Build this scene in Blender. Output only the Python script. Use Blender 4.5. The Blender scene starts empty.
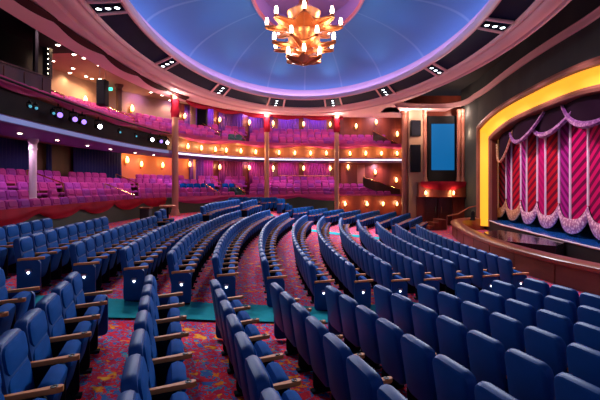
import bpy, math, random
from mathutils import Matrix, Vector, noise
random.seed(7)
sc = bpy.context.scene
COL = sc.collection
PI = math.pi
CZ = 2.75            # camera height
HOR = 185.0          # row of the horizon in the photograph
F = 400.0

def at(x, y, Y):
    """point at distance Y that the photograph shows at (x, y)"""
    return Vector(((x - 300) / F * Y, Y, CZ + (HOR - y) / F * Y))

def onz(x, y, z):
    Y = (z - CZ) * F / (HOR - y)
    return at(x, y, Y)

# ------------------------------------------------------------------ materials
def mat(name, col, rough=.5, metal=0.0, emit=None, estr=0.0, spec=.5, coat=0.0, sheen=0.0, bump=None, var=None):
    m = bpy.data.materials.new(name); m.use_nodes = True
    nt = m.node_tree; b = nt.nodes['Principled BSDF']
    b.inputs['Base Color'].default_value = (*col, 1)
    b.inputs['Roughness'].default_value = rough
    b.inputs['Metallic'].default_value = metal
    b.inputs['Specular IOR Level'].default_value = spec
    b.inputs['Coat Weight'].default_value = coat
    b.inputs['Sheen Weight'].default_value = sheen
    if emit:
        b.inputs['Emission Color'].default_value = (*emit, 1)
        b.inputs['Emission Strength'].default_value = estr
    if var or bump:
        tc = nt.nodes.new('ShaderNodeTexCoord')
        nz = nt.nodes.new('ShaderNodeTexNoise'); nz.inputs['Scale'].default_value = (var or bump)[0]
        nz.inputs['Detail'].default_value = 4
        nt.links.new(tc.outputs['Object'], nz.inputs['Vector'])
        if var:
            mx = nt.nodes.new('ShaderNodeMix'); mx.data_type = 'RGBA'
            mx.inputs[6].default_value = (*col, 1); mx.inputs[7].default_value = (*var[1], 1)
            rp = nt.nodes.new('ShaderNodeMapRange'); rp.inputs[1].default_value = .35; rp.inputs[2].default_value = .65
            nt.links.new(nz.outputs[0], rp.inputs[0]); nt.links.new(rp.outputs[0], mx.inputs[0])
            nt.links.new(mx.outputs[2], b.inputs['Base Color'])
        if bump:
            bp = nt.nodes.new('ShaderNodeBump'); bp.inputs['Strength'].default_value = bump[1]; bp.inputs['Distance'].default_value = .02
            nt.links.new(nz.outputs[0], bp.inputs['Height']); nt.links.new(bp.outputs[0], b.inputs['Normal'])
    return m

def wood(name, c1, c2, scale=2.0, rough=.35, stretch=(1, 1, .12)):
    m = bpy.data.materials.new(name); m.use_nodes = True
    nt = m.node_tree; b = nt.nodes['Principled BSDF']; b.inputs['Roughness'].default_value = rough
    tc = nt.nodes.new('ShaderNodeTexCoord'); mp = nt.nodes.new('ShaderNodeMapping')
    mp.inputs['Scale'].default_value = stretch
    nz = nt.nodes.new('ShaderNodeTexNoise'); nz.inputs['Scale'].default_value = scale; nz.inputs['Detail'].default_value = 6
    nz.inputs['Distortion'].default_value = .6
    rp = nt.nodes.new('ShaderNodeValToRGB')
    rp.color_ramp.elements[0].position = .35; rp.color_ramp.elements[0].color = (*c1, 1)
    rp.color_ramp.elements[1].position = .68; rp.color_ramp.elements[1].color = (*c2, 1)
    nt.links.new(tc.outputs['Object'], mp.inputs[0]); nt.links.new(mp.outputs[0], nz.inputs['Vector'])
    nt.links.new(nz.outputs[0], rp.inputs[0]); nt.links.new(rp.outputs[0], b.inputs['Base Color'])
    return m

def carpet_mat():
    m = bpy.data.materials.new('patterned_carpet'); m.use_nodes = True
    nt = m.node_tree; b = nt.nodes['Principled BSDF']; b.inputs['Roughness'].default_value = .95
    b.inputs['Specular IOR Level'].default_value = .1
    tc = nt.nodes.new('ShaderNodeTexCoord')
    def nz(scale, dist, off):
        mp = nt.nodes.new('ShaderNodeMapping'); mp.inputs['Location'].default_value = (off, off * .7, 0)
        n = nt.nodes.new('ShaderNodeTexNoise'); n.inputs['Scale'].default_value = scale; n.inputs['Detail'].default_value = 2.5
        n.inputs['Distortion'].default_value = dist
        nt.links.new(tc.outputs['Object'], mp.inputs[0]); nt.links.new(mp.outputs[0], n.inputs['Vector'])
        return n.outputs[0]
    def step(src, a, c):
        r = nt.nodes.new('ShaderNodeMapRange'); r.inputs[1].default_value = a; r.inputs[2].default_value = c
        nt.links.new(src, r.inputs[0]); return r.outputs[0]
    def mix(fac, base, col):
        x = nt.nodes.new('ShaderNodeMix'); x.data_type = 'RGBA'
        nt.links.new(fac, x.inputs[0])
        if isinstance(base, tuple): x.inputs[6].default_value = (*base, 1)
        else: nt.links.new(base, x.inputs[6])
        x.inputs[7].default_value = (*col, 1)
        return x.outputs[2]
    c = mix(step(nz(7, 1.2, 0), .5, .53), (.86, .026, .050), (.66, .018, .075))
    c = mix(step(nz(8, 2.0, 5), .55, .568), c, (.06, .16, .46))
    c = mix(step(nz(9.5, 2.0, 21), .605, .62), c, (.08, .36, .42))
    c = mix(step(nz(5.6, .7, 11), .612, .625), c, (1.0, .24, .015))
    c = mix(step(nz(5.6, .7, 11), .675, .69), c, (1.0, .45, .05))
    nt.links.new(c, b.inputs['Base Color'])
    return m

def stripe_mat(name, c1, c2, sign):
    """velvet with diagonal dark stripes, in object space (y across, z up)"""
    m = bpy.data.materials.new(name); m.use_nodes = True
    nt = m.node_tree; b = nt.nodes['Principled BSDF']; b.inputs['Roughness'].default_value = .8
    b.inputs['Specular IOR Level'].default_value = .08
    tc = nt.nodes.new('ShaderNodeTexCoord'); sp = nt.nodes.new('ShaderNodeSeparateXYZ')
    nt.links.new(tc.outputs['Object'], sp.inputs[0])
    a = nt.nodes.new('ShaderNodeMath'); a.operation = 'MULTIPLY_ADD'; a.inputs[1].default_value = sign * .75
    nt.links.new(sp.outputs[1], a.inputs[0]); nt.links.new(sp.outputs[2], a.inputs[2])
    s = nt.nodes.new('ShaderNodeMath'); s.operation = 'MULTIPLY'; s.inputs[1].default_value = 2 * PI / .42
    nt.links.new(a.outputs[0], s.inputs[0])
    q = nt.nodes.new('ShaderNodeMath'); q.operation = 'SINE'; nt.links.new(s.outputs[0], q.inputs[0])
    r = nt.nodes.new('ShaderNodeMapRange'); r.inputs[1].default_value = .0; r.inputs[2].default_value = .25
    nt.links.new(q.outputs[0], r.inputs[0])
    x = nt.nodes.new('ShaderNodeMix'); x.data_type = 'RGBA'
    x.inputs[6].default_value = (*c1, 1); x.inputs[7].default_value = (*c2, 1)
    nt.links.new(r.outputs[0], x.inputs[0]); nt.links.new(x.outputs[2], b.inputs['Base Color'])
    return m

def sequin_mat(name, c1, c2):
    m = bpy.data.materials.new(name); m.use_nodes = True
    nt = m.node_tree; b = nt.nodes['Principled BSDF']; b.inputs['Roughness'].default_value = .35
    b.inputs['Metallic'].default_value = .2
    tc = nt.nodes.new('ShaderNodeTexCoord'); n = nt.nodes.new('ShaderNodeTexVoronoi'); n.inputs['Scale'].default_value = 9
    nt.links.new(tc.outputs['Object'], n.inputs['Vector'])
    r = nt.nodes.new('ShaderNodeValToRGB')
    r.color_ramp.elements[0].position = .25; r.color_ramp.elements[0].color = (*c1, 1)
    r.color_ramp.elements[1].position = .6; r.color_ramp.elements[1].color = (*c2, 1)
    nt.links.new(n.outputs[0], r.inputs[0]); nt.links.new(r.outputs[0], b.inputs['Base Color'])
    return m

def dome_mat():
    """blue painted dome with thin pale radial seams"""
    m = bpy.data.materials.new('dome_paint'); m.use_nodes = True
    nt = m.node_tree; b = nt.nodes['Principled BSDF']; b.inputs['Roughness'].default_value = .7
    tc = nt.nodes.new('ShaderNodeTexCoord'); sp = nt.nodes.new('ShaderNodeSeparateXYZ')
    nt.links.new(tc.outputs['Object'], sp.inputs[0])
    d = nt.nodes.new('ShaderNodeMath'); d.operation = 'MULTIPLY'; d.inputs[1].default_value = 6.35 / 11.35
    nt.links.new(sp.outputs[1], d.inputs[0])
    a = nt.nodes.new('ShaderNodeMath'); a.operation = 'ARCTAN2'
    nt.links.new(d.outputs[0], a.inputs[0]); nt.links.new(sp.outputs[0], a.inputs[1])
    k = nt.nodes.new('ShaderNodeMath'); k.operation = 'MULTIPLY'; k.inputs[1].default_value = 16
    nt.links.new(a.outputs[0], k.inputs[0])
    s = nt.nodes.new('ShaderNodeMath'); s.operation = 'COSINE'; nt.links.new(k.outputs[0], s.inputs[0])
    r = nt.nodes.new('ShaderNodeMapRange'); r.inputs[1].default_value = .985; r.inputs[2].default_value = 1.0
    nt.links.new(s.outputs[0], r.inputs[0])
    nz = nt.nodes.new('ShaderNodeTexNoise'); nz.inputs['Scale'].default_value = .5
    nt.links.new(tc.outputs['Object'], nz.inputs['Vector'])
    x0 = nt.nodes.new('ShaderNodeMix'); x0.data_type = 'RGBA'
    x0.inputs[6].default_value = (.012, .125, .37, 1); x0.inputs[7].default_value = (.018, .145, .41, 1)
    nt.links.new(nz.outputs[0], x0.inputs[0])
    x = nt.nodes.new('ShaderNodeMix'); x.data_type = 'RGBA'; x.inputs[7].default_value = (.07, .21, .46, 1)
    nt.links.new(x0.outputs[2], x.inputs[6])
    nt.links.new(r.outputs[0], x.inputs[0]); nt.links.new(x.outputs[2], b.inputs['Base Color'])
    return m

M = {}
M['blue'] = mat('blue_upholstery', (.002, .049, .20), .5, spec=.24, var=(3, (.003, .060, .24)))
M['blue_cloth'] = mat('blue_seat_cloth', (.001, .056, .235), .8, spec=.06, var=(4, (.002, .070, .285)))
M['arm'] = wood('armrest_wood', (.70, .20, .05), (.92, .36, .10), 6, .6, (1, .2, 1))
M['hole'] = mat('dark_cup', (.004, .004, .006), .5)
M['black'] = mat('black_metal', (.005, .006, .008), .6, spec=.15)
M['dark'] = mat('dark_support', (.006, .008, .016), .8, spec=.1)
M['lamp_white'] = mat('aisle_lamp_glow', (.8, .8, .8), .5, emit=(.9, .95, 1), estr=3.5)
M['steel'] = mat('satin_steel', (.55, .55, .6), .3, 1)
M['pink'] = mat('magenta_upholstery', (.52, .055, .24), .7, spec=.2, var=(1.1, (.30, .035, .26)))
M['violet'] = mat('violet_upholstery', (.24, .04, .34), .7, spec=.2, var=(1.1, (.36, .05, .30)))
M['carpet'] = carpet_mat()
M['teal'] = mat('teal_carpet', (.010, .26, .29), .95, spec=.1, var=(6, (.014, .31, .35)))
M['tier_carpet'] = mat('plum_carpet', (.17, .02, .10), .95, spec=.1, var=(5, (.25, .03, .13)))
M['dome'] = dome_mat()
M['cream'] = mat('rose_plaster', (.70, .40, .42), .6, var=(.6, (.74, .44, .45)))
M['rose'] = mat('dusty_rose_plaster', (.55, .24, .24), .7, var=(.5, (.47, .20, .19)))
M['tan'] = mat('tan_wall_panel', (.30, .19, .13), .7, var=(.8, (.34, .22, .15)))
M['lav'] = mat('lavender_cove_paint', (.50, .42, .62), .6)
M['navy'] = mat('navy_panel', (.004, .010, .036), .7, spec=.12, var=(1, (.006, .014, .048)))
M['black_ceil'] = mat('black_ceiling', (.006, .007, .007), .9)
M['slate'] = mat('slate_wall', (.040, .048, .048), .9, spec=.08, var=(.7, (.055, .063, .06)))
M['redwood'] = wood('red_wood', (.10, .018, .012), (.24, .05, .025), 1.4, .35)
M['darkwood'] = wood('dark_wood', (.035, .010, .008), (.09, .024, .014), 1.4, .3)
M['pitwood'] = wood('pit_wood', (.10, .030, .016), (.20, .065, .035), 2.0, .35, (.3, .3, 1))
M['lipwood'] = wood('lip_wood', (.26, .07, .045), (.38, .12, .075), 2.0, .3, (.3, .3, 1))
M['colwood'] = wood('column_wood', (.42, .20, .125), (.58, .30, .19), 2.0, .4)
M['fascia'] = wood('fascia_wood', (.22, .070, .030), (.34, .12, .05), 1.5, .4)
M['brass'] = mat('brass', (.80, .52, .20), .25, 1)
M['bronze'] = mat('copper_bronze', (.50, .17, .055), .38, .85, var=(3, (.58, .23, .08)))
M['glassglow'] = mat('lit_candle_glass', (1, .9, .8), .3, emit=(1, .78, .58), estr=8)
M['sconce'] = mat('lit_sconce_shade', (1, .7, .4), .4, emit=(1, .46, .13), estr=4.5)
M['sconce_core'] = mat('lit_sconce_bulb', (1, .9, .7), .4, emit=(1, .80, .50), estr=7)
M['cove'] = mat('lavender_cove_tube', (.7, .6, 1), .5, emit=(1.0, .64, .86), estr=15)
M['strip'] = mat('cool_light_strip', (.8, .85, 1), .5, emit=(.72, .74, 1.0), estr=1.3)
M['spotlens'] = mat('lit_spot_lens', (1, 1, 1), .3, emit=(.80, .92, 1), estr=6)
M['downlens'] = mat('lit_downlight_lens', (1, 1, 1), .3, emit=(1, .84, .62), estr=16)
M['violetlens'] = mat('lit_violet_lens', (.5, .3, 1), .3, emit=(.40, .24, 1), estr=1.3)
M['whitelens'] = mat('lit_white_lens', (1, 1, 1), .3, emit=(.85, .85, 1), estr=10)
M['cyanlens'] = mat('lit_cyan_lens', (.2, .9, 1), .3, emit=(.10, .55, .68), estr=.45)
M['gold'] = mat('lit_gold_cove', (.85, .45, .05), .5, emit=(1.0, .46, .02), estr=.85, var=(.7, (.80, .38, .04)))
M['archtrim'] = mat('arch_rose_wood', (.26, .095, .065), .45, var=(1, (.32, .12, .08)))
M['screen'] = mat('lit_screen', (.004, .03, .08), .7, spec=.05, emit=(.004, .16, .46), estr=.62)
M['redcloth'] = mat('red_drape', (.32, .010, .030), .8, spec=.1, var=(1.5, (.22, .007, .022)))
M['maroon'] = mat('maroon_swag', (.05, .010, .012), .8, spec=.1, var=(1.2, (.035, .007, .010)))
M['magcloth'] = mat('magenta_drape', (.42, .02, .16), .7, var=(1.3, (.33, .02, .15)))
M['bluecurtain'] = mat('blue_pleated_curtain', (.018, .035, .17), .8)
M['purcurtain'] = mat('violet_pleated_curtain', (.17, .055, .32), .8)
M['magcurtain'] = mat('plum_pleated_curtain', (.30, .035, .24), .8)
M['stagefloor'] = mat('glossy_blue_stage_floor', (.015, .14, .56), .16, spec=.6, coat=.4)
M['apron'] = mat('glossy_dark_apron', (.010, .009, .018), .16, spec=.5, coat=.3)
M['pitfloor'] = mat('black_pit_floor', (.006, .006, .008), .8, spec=.1)
M['white'] = mat('white_nosing', (.8, .82, .85), .4)
M['orangewall'] = mat('amber_wall', (.52, .17, .05), .6, var=(.8, (.58, .21, .07)))
M['green'] = mat('lit_green_sign', (.05, .6, .4), .4, emit=(.05, .8, .55), estr=1.8)
M['greenwall'] = mat('dark_green_wall', (.030, .055, .035), .8, var=(.8, (.042, .07, .045)))
M['tealdark'] = mat('dark_teal_upholstery', (.006, .06, .065), .6)
M['oculus'] = mat('violet_oculus_paint', (.17, .08, .24), .7)
M['redrim'] = mat('red_rim_paint', (.34, .06, .07), .5)
M['whitecol'] = mat('pale_column_paint', (.62, .60, .62), .4)
M['velvet_red'] = stripe_mat('scarlet_stripe_velvet', (.44, .005, .022), (.13, .003, .025), 1)
M['velvet_mag'] = stripe_mat('magenta_stripe_velvet', (.52, .004, .15), (.36, .003, .11), -1)
M['velvet_mag2'] = stripe_mat('magenta_dark_stripe_velvet', (.58, .004, .12), (.14, .003, .05), 1)
M['velvet_vio'] = stripe_mat('violet_stripe_velvet', (.38, .012, .24), (.15, .004, .10), -1)
M['velvet_dark'] = stripe_mat('dark_stripe_velvet', (.18, .01, .03), (.03, .006, .015), -1)
M['sequin'] = sequin_mat('silver_pink_sequins', (.90, .72, .86), (.42, .18, .40))
M['sequin_gold'] = sequin_mat('gold_sequins', (.95, .66, .40), (.60, .26, .14))
M['sequin_vio'] = sequin_mat('violet_sequins', (.42, .22, .46), (.18, .05, .22))
M['silver'] = mat('silver_piping', (.85, .74, .86), .5, .0)

# ------------------------------------------------------------------ mesh builder
class MB:
    def __init__(s): s.v = []; s.f = []; s.m = []; s.cur = 0; s.X = None
    def _add(s, vs, fs):
        o = len(s.v)
        s.v += [(s.X @ Vector(p)) if s.X is not None else Vector(p) for p in vs]
        for f in fs:
            s.f.append([o + i for i in f]); s.m.append(s.cur)
        return s
    def box(s, c, d, rz=0.0):
        hx, hy, hz = d[0] / 2, d[1] / 2, d[2] / 2
        R = Matrix.Rotation(rz, 3, 'Z')
        vs = [Vector(c) + R @ Vector((x * hx, y * hy, z * hz)) for z in (-1, 1) for y in (-1, 1) for x in (-1, 1)]
        return s._add(vs, [(0, 2, 3, 1), (4, 5, 7, 6), (0, 1, 5, 4), (2, 6, 7, 3), (0, 4, 6, 2), (1, 3, 7, 5)])
    def rings(s, rings, cap=True, close=True):
        n = len(rings[0]); vs = [p for r in rings for p in r]; fs = []
        for i in range(len(rings) - 1):
            for j in range(n if close else n - 1):
                a = i * n + j; b = i * n + (j + 1) % n
                fs.append((a, b, b + n, a + n))
        if cap and close:
            fs.append(tuple(range(n - 1, -1, -1))); fs.append(tuple(range((len(rings) - 1) * n, len(rings) * n)))
        return s._add(vs, fs)
    def tube(s, p0, p1, r0, r1=None, n=10):
        p0 = Vector(p0); p1 = Vector(p1); r1 = r0 if r1 is None else r1
        d = (p1 - p0).normalized()
        a = d.orthogonal().normalized(); b = d.cross(a)
        R = [[p + (a * math.cos(2 * PI * i / n) + b * math.sin(2 * PI * i / n)) * r for i in range(n)] for p, r in ((p0, r0), (p1, r1))]
        return s.rings(R)
    def path(s, pts, r, n=8):
        pts = [Vector(p) for p in pts]; R = []
        for i, p in enumerate(pts):
            d = (pts[min(i + 1, len(pts) - 1)] - pts[max(i - 1, 0)]).normalized()
            a = d.cross(Vector((0, 0, 1)))
            a = a.normalized() if a.length > 1e-4 else d.orthogonal().normalized()
            b = d.cross(a)
            rr = r if not isinstance(r, (list, tuple)) else r[i]
            R.append([p + (a * math.cos(2 * PI * k / n) + b * math.sin(2 * PI * k / n)) * rr for k in range(n)])
        return s.rings(R)
    def lathe(s, prof, c=(0, 0, 0), n=16, sx=1.0, sy=1.0, cap=True):
        R = [[(c[0] + r * sx * math.cos(2 * PI * i / n), c[1] + r * sy * math.sin(2 * PI * i / n), c[2] + z) for i in range(n)] for r, z in prof]
        return s.rings(R, cap)
    def grid(s, rows, close=False):
        return s.rings(rows, cap=False, close=close)
    def pillow(s, w, h, r, prof, T=None, nc=3):
        """rounded rectangle in local xz, lofted along y with insets"""
        R = []
        for y, ins in prof:
            hw, hh, rr = w / 2 - ins, h / 2 - ins, max(r - ins * .6, .004)
            ring = []
            for cx, cz, a0 in ((hw - rr, hh - rr, 0), (-(hw - rr), hh - rr, 90), (-(hw - rr), -(hh - rr), 180), (hw - rr, -(hh - rr), 270)):
                for k in range(nc + 1):
                    a = math.radians(a0 + 90 * k / nc)
                    p = Vector((cx + rr * math.cos(a), y, cz + rr * math.sin(a)))
                    ring.append(T @ p if T is not None else p)
            R.append(ring)
        return s.rings(R)
    def build(s, name, mats, parent=None, smooth=True, loc=None):
        if not isinstance(mats, (list, tuple)): mats = [mats]
        me = bpy.data.meshes.new(name); me.from_pydata([tuple(v) for v in s.v], [], s.f)
        for m in mats: me.materials.append(m)
        me.polygons.foreach_set('material_index', s.m)
        if smooth:
            me.polygons.foreach_set('use_smooth', [True] * len(s.f))
        me.validate(); me.update()
        import bmesh
        bm = bmesh.new(); bm.from_mesh(me); bmesh.ops.recalc_face_normals(bm, faces=bm.faces)
        if smooth:
            for e in bm.edges:
                if len(e.link_faces) == 2 and e.calc_face_angle(0) > math.radians(42): e.smooth = False
        bm.to_mesh(me); bm.free()
        o = bpy.data.objects.new(name, me); COL.objects.link(o)
        if loc is not None: o.location = loc
        if parent: o.parent = parent
        return o

def tag(o, label=None, cat=None, group=None, kind=None):
    if label: o['label'] = label
    if cat: o['category'] = cat
    if group: o['group'] = group
    if kind: o['kind'] = kind
    return o
def empty(name, loc=(0, 0, 0), rz=0.0):
    o = bpy.data.objects.new(name, None); o.empty_display_size = .1
    COL.objects.link(o); o.location = loc; o.rotation_euler = (0, 0, rz); return o
def copy_tree(o, parent=None):
    c = o.copy(); COL.objects.link(c)
    if parent: c.parent = parent
    for ch in list(KIDS.get(o.name, [])): copy_tree_child(ch, c)
    return c
KIDS = {}
def copy_tree_child(o, parent):
    c = o.copy(); COL.objects.link(c); c.parent = parent
    for ch in KIDS.get(o.name, []): copy_tree_child(ch, c)
def register(root, allobs):
    for o in allobs:
        if o.parent: KIDS.setdefault(o.parent.name, []).append(o)
def structure(o): o['kind'] = 'structure'; return o

ORD = ['first', 'second', 'third', 'fourth', 'fifth', 'sixth', 'seventh', 'eighth', 'ninth', 'tenth', 'eleventh', 'twelfth', 'thirteenth',
       'fourteenth', 'fifteenth', 'sixteenth', 'seventeenth', 'eighteenth', 'nineteenth']
def ordinal(n):
    """1-based"""
    if n <= 19: return ORD[n - 1]
    tens = ['twenty', 'thirty', 'forty', 'fifty', 'sixty', 'seventy', 'eighty', 'ninety'][n // 10 - 2]
    if n % 10 == 0: return tens[:-1] + 'ieth'
    return tens + '-' + ORD[n % 10 - 1]

# ------------------------------------------------------------------ rows and raked floor
KS = list(range(-6, 15))
HN = {-6: .62, -5: .66, -4: .72, -3: .80, -2: .88, -1: 1.0, 0: 1.12, 1: 1.23, 2: 1.36, 3: 1.48, 4: 1.6, 5: 1.66, 6: 1.71, 7: 1.75, 8: 1.77, 9: 1.79, 10: 1.8}
ZK = {k: 1.75 - HN.get(k, 1.8) for k in KS}
A1 = math.radians(-18.4)
DU = Vector((math.sin(A1), math.cos(A1), 0)); DV = Vector((math.cos(A1), -math.sin(A1), 0))
VN = {-6: -6.7, -5: -5.75, -4: -4.8, -3: -3.87, -2: -2.93, -1: -2.04, 0: -1.15, 1: -.25, 2: .65, 3: 1.57, 4: 2.5, 5: 3.4, 6: 4.28, 7: 5.13, 8: 5.95, 9: 6.76}
for k in VN: VN[k] += .04 if k < 1 else .09
for k in range(10, 15): VN[k] = 6.85 + .85 * (k - 9)
NEAR = {-3: (-5.9, 6.6), -2: (-5.05, 6.9), -1: (-4.2, 7.1), 0: (-3.4, 7.3), 1: (-2.6, 7.5), 2: (-1.82, 7.83), 3: (-.87, 8.14), 4: (.1, 8.47), 5: (.96, 8.75), 6: (1.82, 9.04),
        7: (2.62, 9.31), 8: (3.45, 9.58), 9: (4.2, 9.83), 10: (5.06, 10.1)}
for k in NEAR: NEAR[k] = (NEAR[k][0] + .19, NEAR[k][1] + (.22 if k < 4 else .04))
for k in (-4, -5, -6): NEAR[k] = (-5.9 + .85 * (k + 3), 6.6 + .25 * (k + 3))
for k in range(11, 15): NEAR[k] = (5.06 + .85 * (k - 10), 10.1 + .28 * (k - 10))
YFAR = {-3: 10.2, -2: 11.6, -1: 15.0, 0: 23.4, 1: 23.6, 2: 23.2, 3: 22.6, 4: 22.2, 5: 22.2, 6: 22.0, 7: 20.9, 8: 20.2, 9: 19.4, 10: 18.6}
THIRD = {10: (5.8, 20.7), 9: (5.1, 21.8), 8: (4.4, 22.8), 7: (3.5, 24.0), 6: (2.6, 24.9), 5: (1.65, 25.6), 4: (.7, 26.1), 3: (-.3, 26.3), 2: (-1.35, 26.4), 1: (-2.4, 26.4), 0: (-3.4, 26.2), -1: (-4.4, 25.8)}
A3 = math.radians(25)
RAD = 45.0
def arc_c(k):
    cy = 16 - .35 * (k - 1); x0, y0 = NEAR[k]
    return x0 + math.sqrt(RAD ** 2 - (y0 - cy) ** 2), cy
def row_x(k, Y):
    x0, y0 = NEAR[k]
    pn = DU * 6.2 + DV * VN[k]                 # far end of the near block
    if Y <= pn.y: return pn.x + (Y - pn.y) * math.tan(A1)
    if Y < y0: t = (Y - pn.y) / (y0 - pn.y); return pn.x + (x0 - pn.x) * t
    cx, cy = arc_c(k)
    yf = YFAR.get(k, 23.0 if k < 0 else 18.6)
    if Y <= yf: return cx - math.sqrt(RAD ** 2 - (Y - cy) ** 2)
    xf = cx - math.sqrt(RAD ** 2 - (yf - cy) ** 2)
    if k in THIRD:
        x3, y3 = THIRD[k]
        if Y < y3: return xf + (x3 - xf) * (Y - yf) / (y3 - yf)
        return x3 + (Y - y3) * math.tan(A3)
    return xf + (Y - yf) * .3
def floor_z(X, Y):
    xs = [row_x(k, Y) for k in KS]
    if X <= xs[0]: return ZK[KS[0]]
    for i in range(len(KS) - 1):
        if xs[i + 1] < xs[i]: continue
        if X <= xs[i + 1]:
            t = (X - xs[i]) / max(xs[i + 1] - xs[i], 1e-4)
            return ZK[KS[i]] + (ZK[KS[i + 1]] - ZK[KS[i]]) * min(max(t, 0), 1)
    return ZK[KS[-1]]

g = MB(); rows = []
for iy in range(-3, 65):
    Y = iy * .5
    rows.append([(X * .5, Y, floor_z(X * .5, Y)) for X in range(-22, 27)])
g.grid(rows)
structure(g.build('floor', M['carpet']))

# teal runners in the two cross aisles
def runner(line, width, label):
    g = MB(); R = []
    for i, (p, n) in enumerate(line):
        row = []
        for t in range(7):
            q = p + n * (width * (t / 6 - .5))
            z = max(floor_z(q.x + dx, q.y + dy) for dx in (-.15, 0, .15) for dy in (-.15, 0, .15))
            row.append((q.x, q.y, z + .012))
        R.append(row)
    g.grid(R)
    low = [[(x, y, z - .011) for x, y, z in r] for r in R]
    g.grid(low)
    o = g.build('carpet_runner', M['teal'])
    tag(o, label, 'carpet', 'teal aisle runners')
runner([(DU * 7.45 + DV * (i * .3), DU) for i in range(-20, 29)], .98, 'teal carpet runner crossing between the front seats and the curved rows')
pa, pb = Vector((6.2, 19.4, 0)), Vector((-3.2, 25.3, 0))
dd = (pa - pb).normalized(); nn = Vector((-dd.y, dd.x, 0))
runner([(pb + (pa - pb) * (i / 30), nn) for i in range(31)], .9, 'teal carpet runner beyond the curved rows, below the box seats')

# ------------------------------------------------------------------ blue theatre seat
def back_T(): return Matrix.Translation((0, .025, .295)) @ Matrix.Rotation(math.radians(9), 4, 'X') @ Matrix.Translation((0, 0, .33))
def mb_back(g):
    T = back_T()
    g.pillow(.515, .68, .10, [(-.062, .035), (-.050, .010), (-.020, 0), (.020, 0), (.045, .012), (.056, .04)], T)
    g.cur = 1
    g.pillow(.475, .235, .07, [(.040, 0), (.066, .012), (.078, .06)], T @ Matrix.Translation((0, 0, .195)))
    g.pillow(.475, .38, .06, [(.040, 0), (.062, .012), (.072, .06)], T @ Matrix.Translation((0, 0, -.12)))
    g.cur = 0
def mb_cushion(g):
    T = Matrix.Translation((0, .215, .42)) @ Matrix.Rotation(math.radians(-14), 4, 'X')
    g.pillow(.47, .42, .09, [(-.075, .06), (-.062, .02), (-.02, 0), (.03, 0), (.06, .02), (.07, .07)], T)
def mb_arm(g, s=1):
    out = [(-.020, -.03), (.020, -.03), (.022, .13), (.028, .25), (.036, .32), (.031, .365), (.014, .385), (-.014, .385), (-.031, .365), (-.036, .32), (-.028, .25), (-.022, .13)]
    R = []
    for dz, k in ((-.02, .9), (-.012, 1), (.012, 1), (.020, .86)):
        R.append([(s * .28 + x * k, y, .60 + dz + .055 * y) for x, y in out])
    g.rings(R)
def mb_cup(g, s=1):
    g.lathe([(.026, 0), (.027, .006), (.018, .006), (.016, .001)], (s * .28, .325, .637), 10)
def mb_support(g, s=1):
    g.pillow(.28, .56, .05, [(-.02, .01), (-.012, 0), (.012, 0), (.02, .01)], Matrix.Translation((s * .28, .14, .31)) @ Matrix.Rotation(PI / 2, 4, 'Z'))
    g.box((s * .28, .14, .015), (.09, .32, .03))
    g.box((0, .1, .30), (.50, .05, .06))
def mb_panel(g, s=-1):
    g.pillow(.36, .57, .07, [(-.035, .02), (-.026, 0), (.026, 0), (.035, .02)], Matrix.Translation((s * .285, .145, .305)) @ Matrix.Rotation(PI / 2, 4, 'Z'))
def mb_lamp(g, s=-1):
    g.pillow(.10, .05, .02, [(-.045, .012), (-.03, 0), (.02, 0)], Matrix.Translation((s * .31, .15, .42)) @ Matrix.Rotation(PI / 2, 4, 'Z'))
    g.cur = 1
    g.lathe([(.006, .015), (.02, .008), (.022, -.014), (.008, -.032)], (s * .334, .15, .39), 8, sx=.6)
    g.cur = 0

SEATG = 'blue theatre seats'
def one(name, fn, mats, parent, *a):
    g = MB(); fn(g, *a); return g.build(name, mats, parent)

def seat_proto(end, detail):
    """end: 0 none, -1 panel at local -x side, +1 panel at +x side; detail 2 near, 1 mid"""
    r = empty('theatre_seat')
    obs = []
    obs.append(one('backrest', mb_back, [M['blue'], M['blue_cloth']], r))
    obs.append(one('seat_cushion', mb_cushion, M['blue_cloth'], r))
    a = one('armrest', mb_arm, M['arm'], r, 1); obs.append(a)
    if detail == 2: obs.append(one('cup_holder', mb_cup, M['hole'], a, 1))
    obs.append(one('support', mb_support, M['dark'], r, 1))
    if end:
        if end < 0: obs.append(one('armrest', mb_arm, M['arm'], r, -1))
        p = one('end_panel', mb_panel, M['blue'], r, end); obs.append(p)
        obs.append(one('aisle_light', mb_lamp, [M['steel'], M['lamp_white']], p, end))
    register(r, obs)
    return r
def simple_seat_mesh(end):
    g = MB(); mb_back(g); g.cur = 1; mb_cushion(g); g.cur = 2; mb_arm(g, 1); g.cur = 3; mb_support(g, 1)
    if end:
        g.cur = 0; mb_panel(g, end)
    return g

spots = []   # (X, Y, z, facing rotz, block, row k, number from the aisle, end side)
PITCH = .565
def add_spot(p, phi, block, k, n, end):
    spots.append((p.x, p.y, floor_z(p.x, p.y), phi, block, k, n, end))
# near block, counted from the teal aisle towards the camera
for k in range(-1, 10):
    n = 0
    for i in range(13):
        u = 5.90 - PITCH * i
        p = DU * u + DV * VN[k] - DV * .0
        if p.y < 1.2 or abs(p.x) / p.y > .90: continue
        if k == -1 and u < 4.6: continue
        n = i + 1
        add_spot(p, A1, 'front', k, n, -1 if i == 0 else 0)
# middle block
for k in range(-3, 11):
    cx, cy = arc_c(k); x0, y0 = NEAR[k]
    a = math.asin((y0 - cy) / RAD); n = 0
    while True:
        y = cy + RAD * math.sin(a); x = cx - RAD * math.cos(a)
        if y > YFAR[k]: break
        n += 1
        add_spot(Vector((x, y, 0)), a, 'middle', k, n, 1 if n == 1 else 0)
        a += PITCH / RAD
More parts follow.
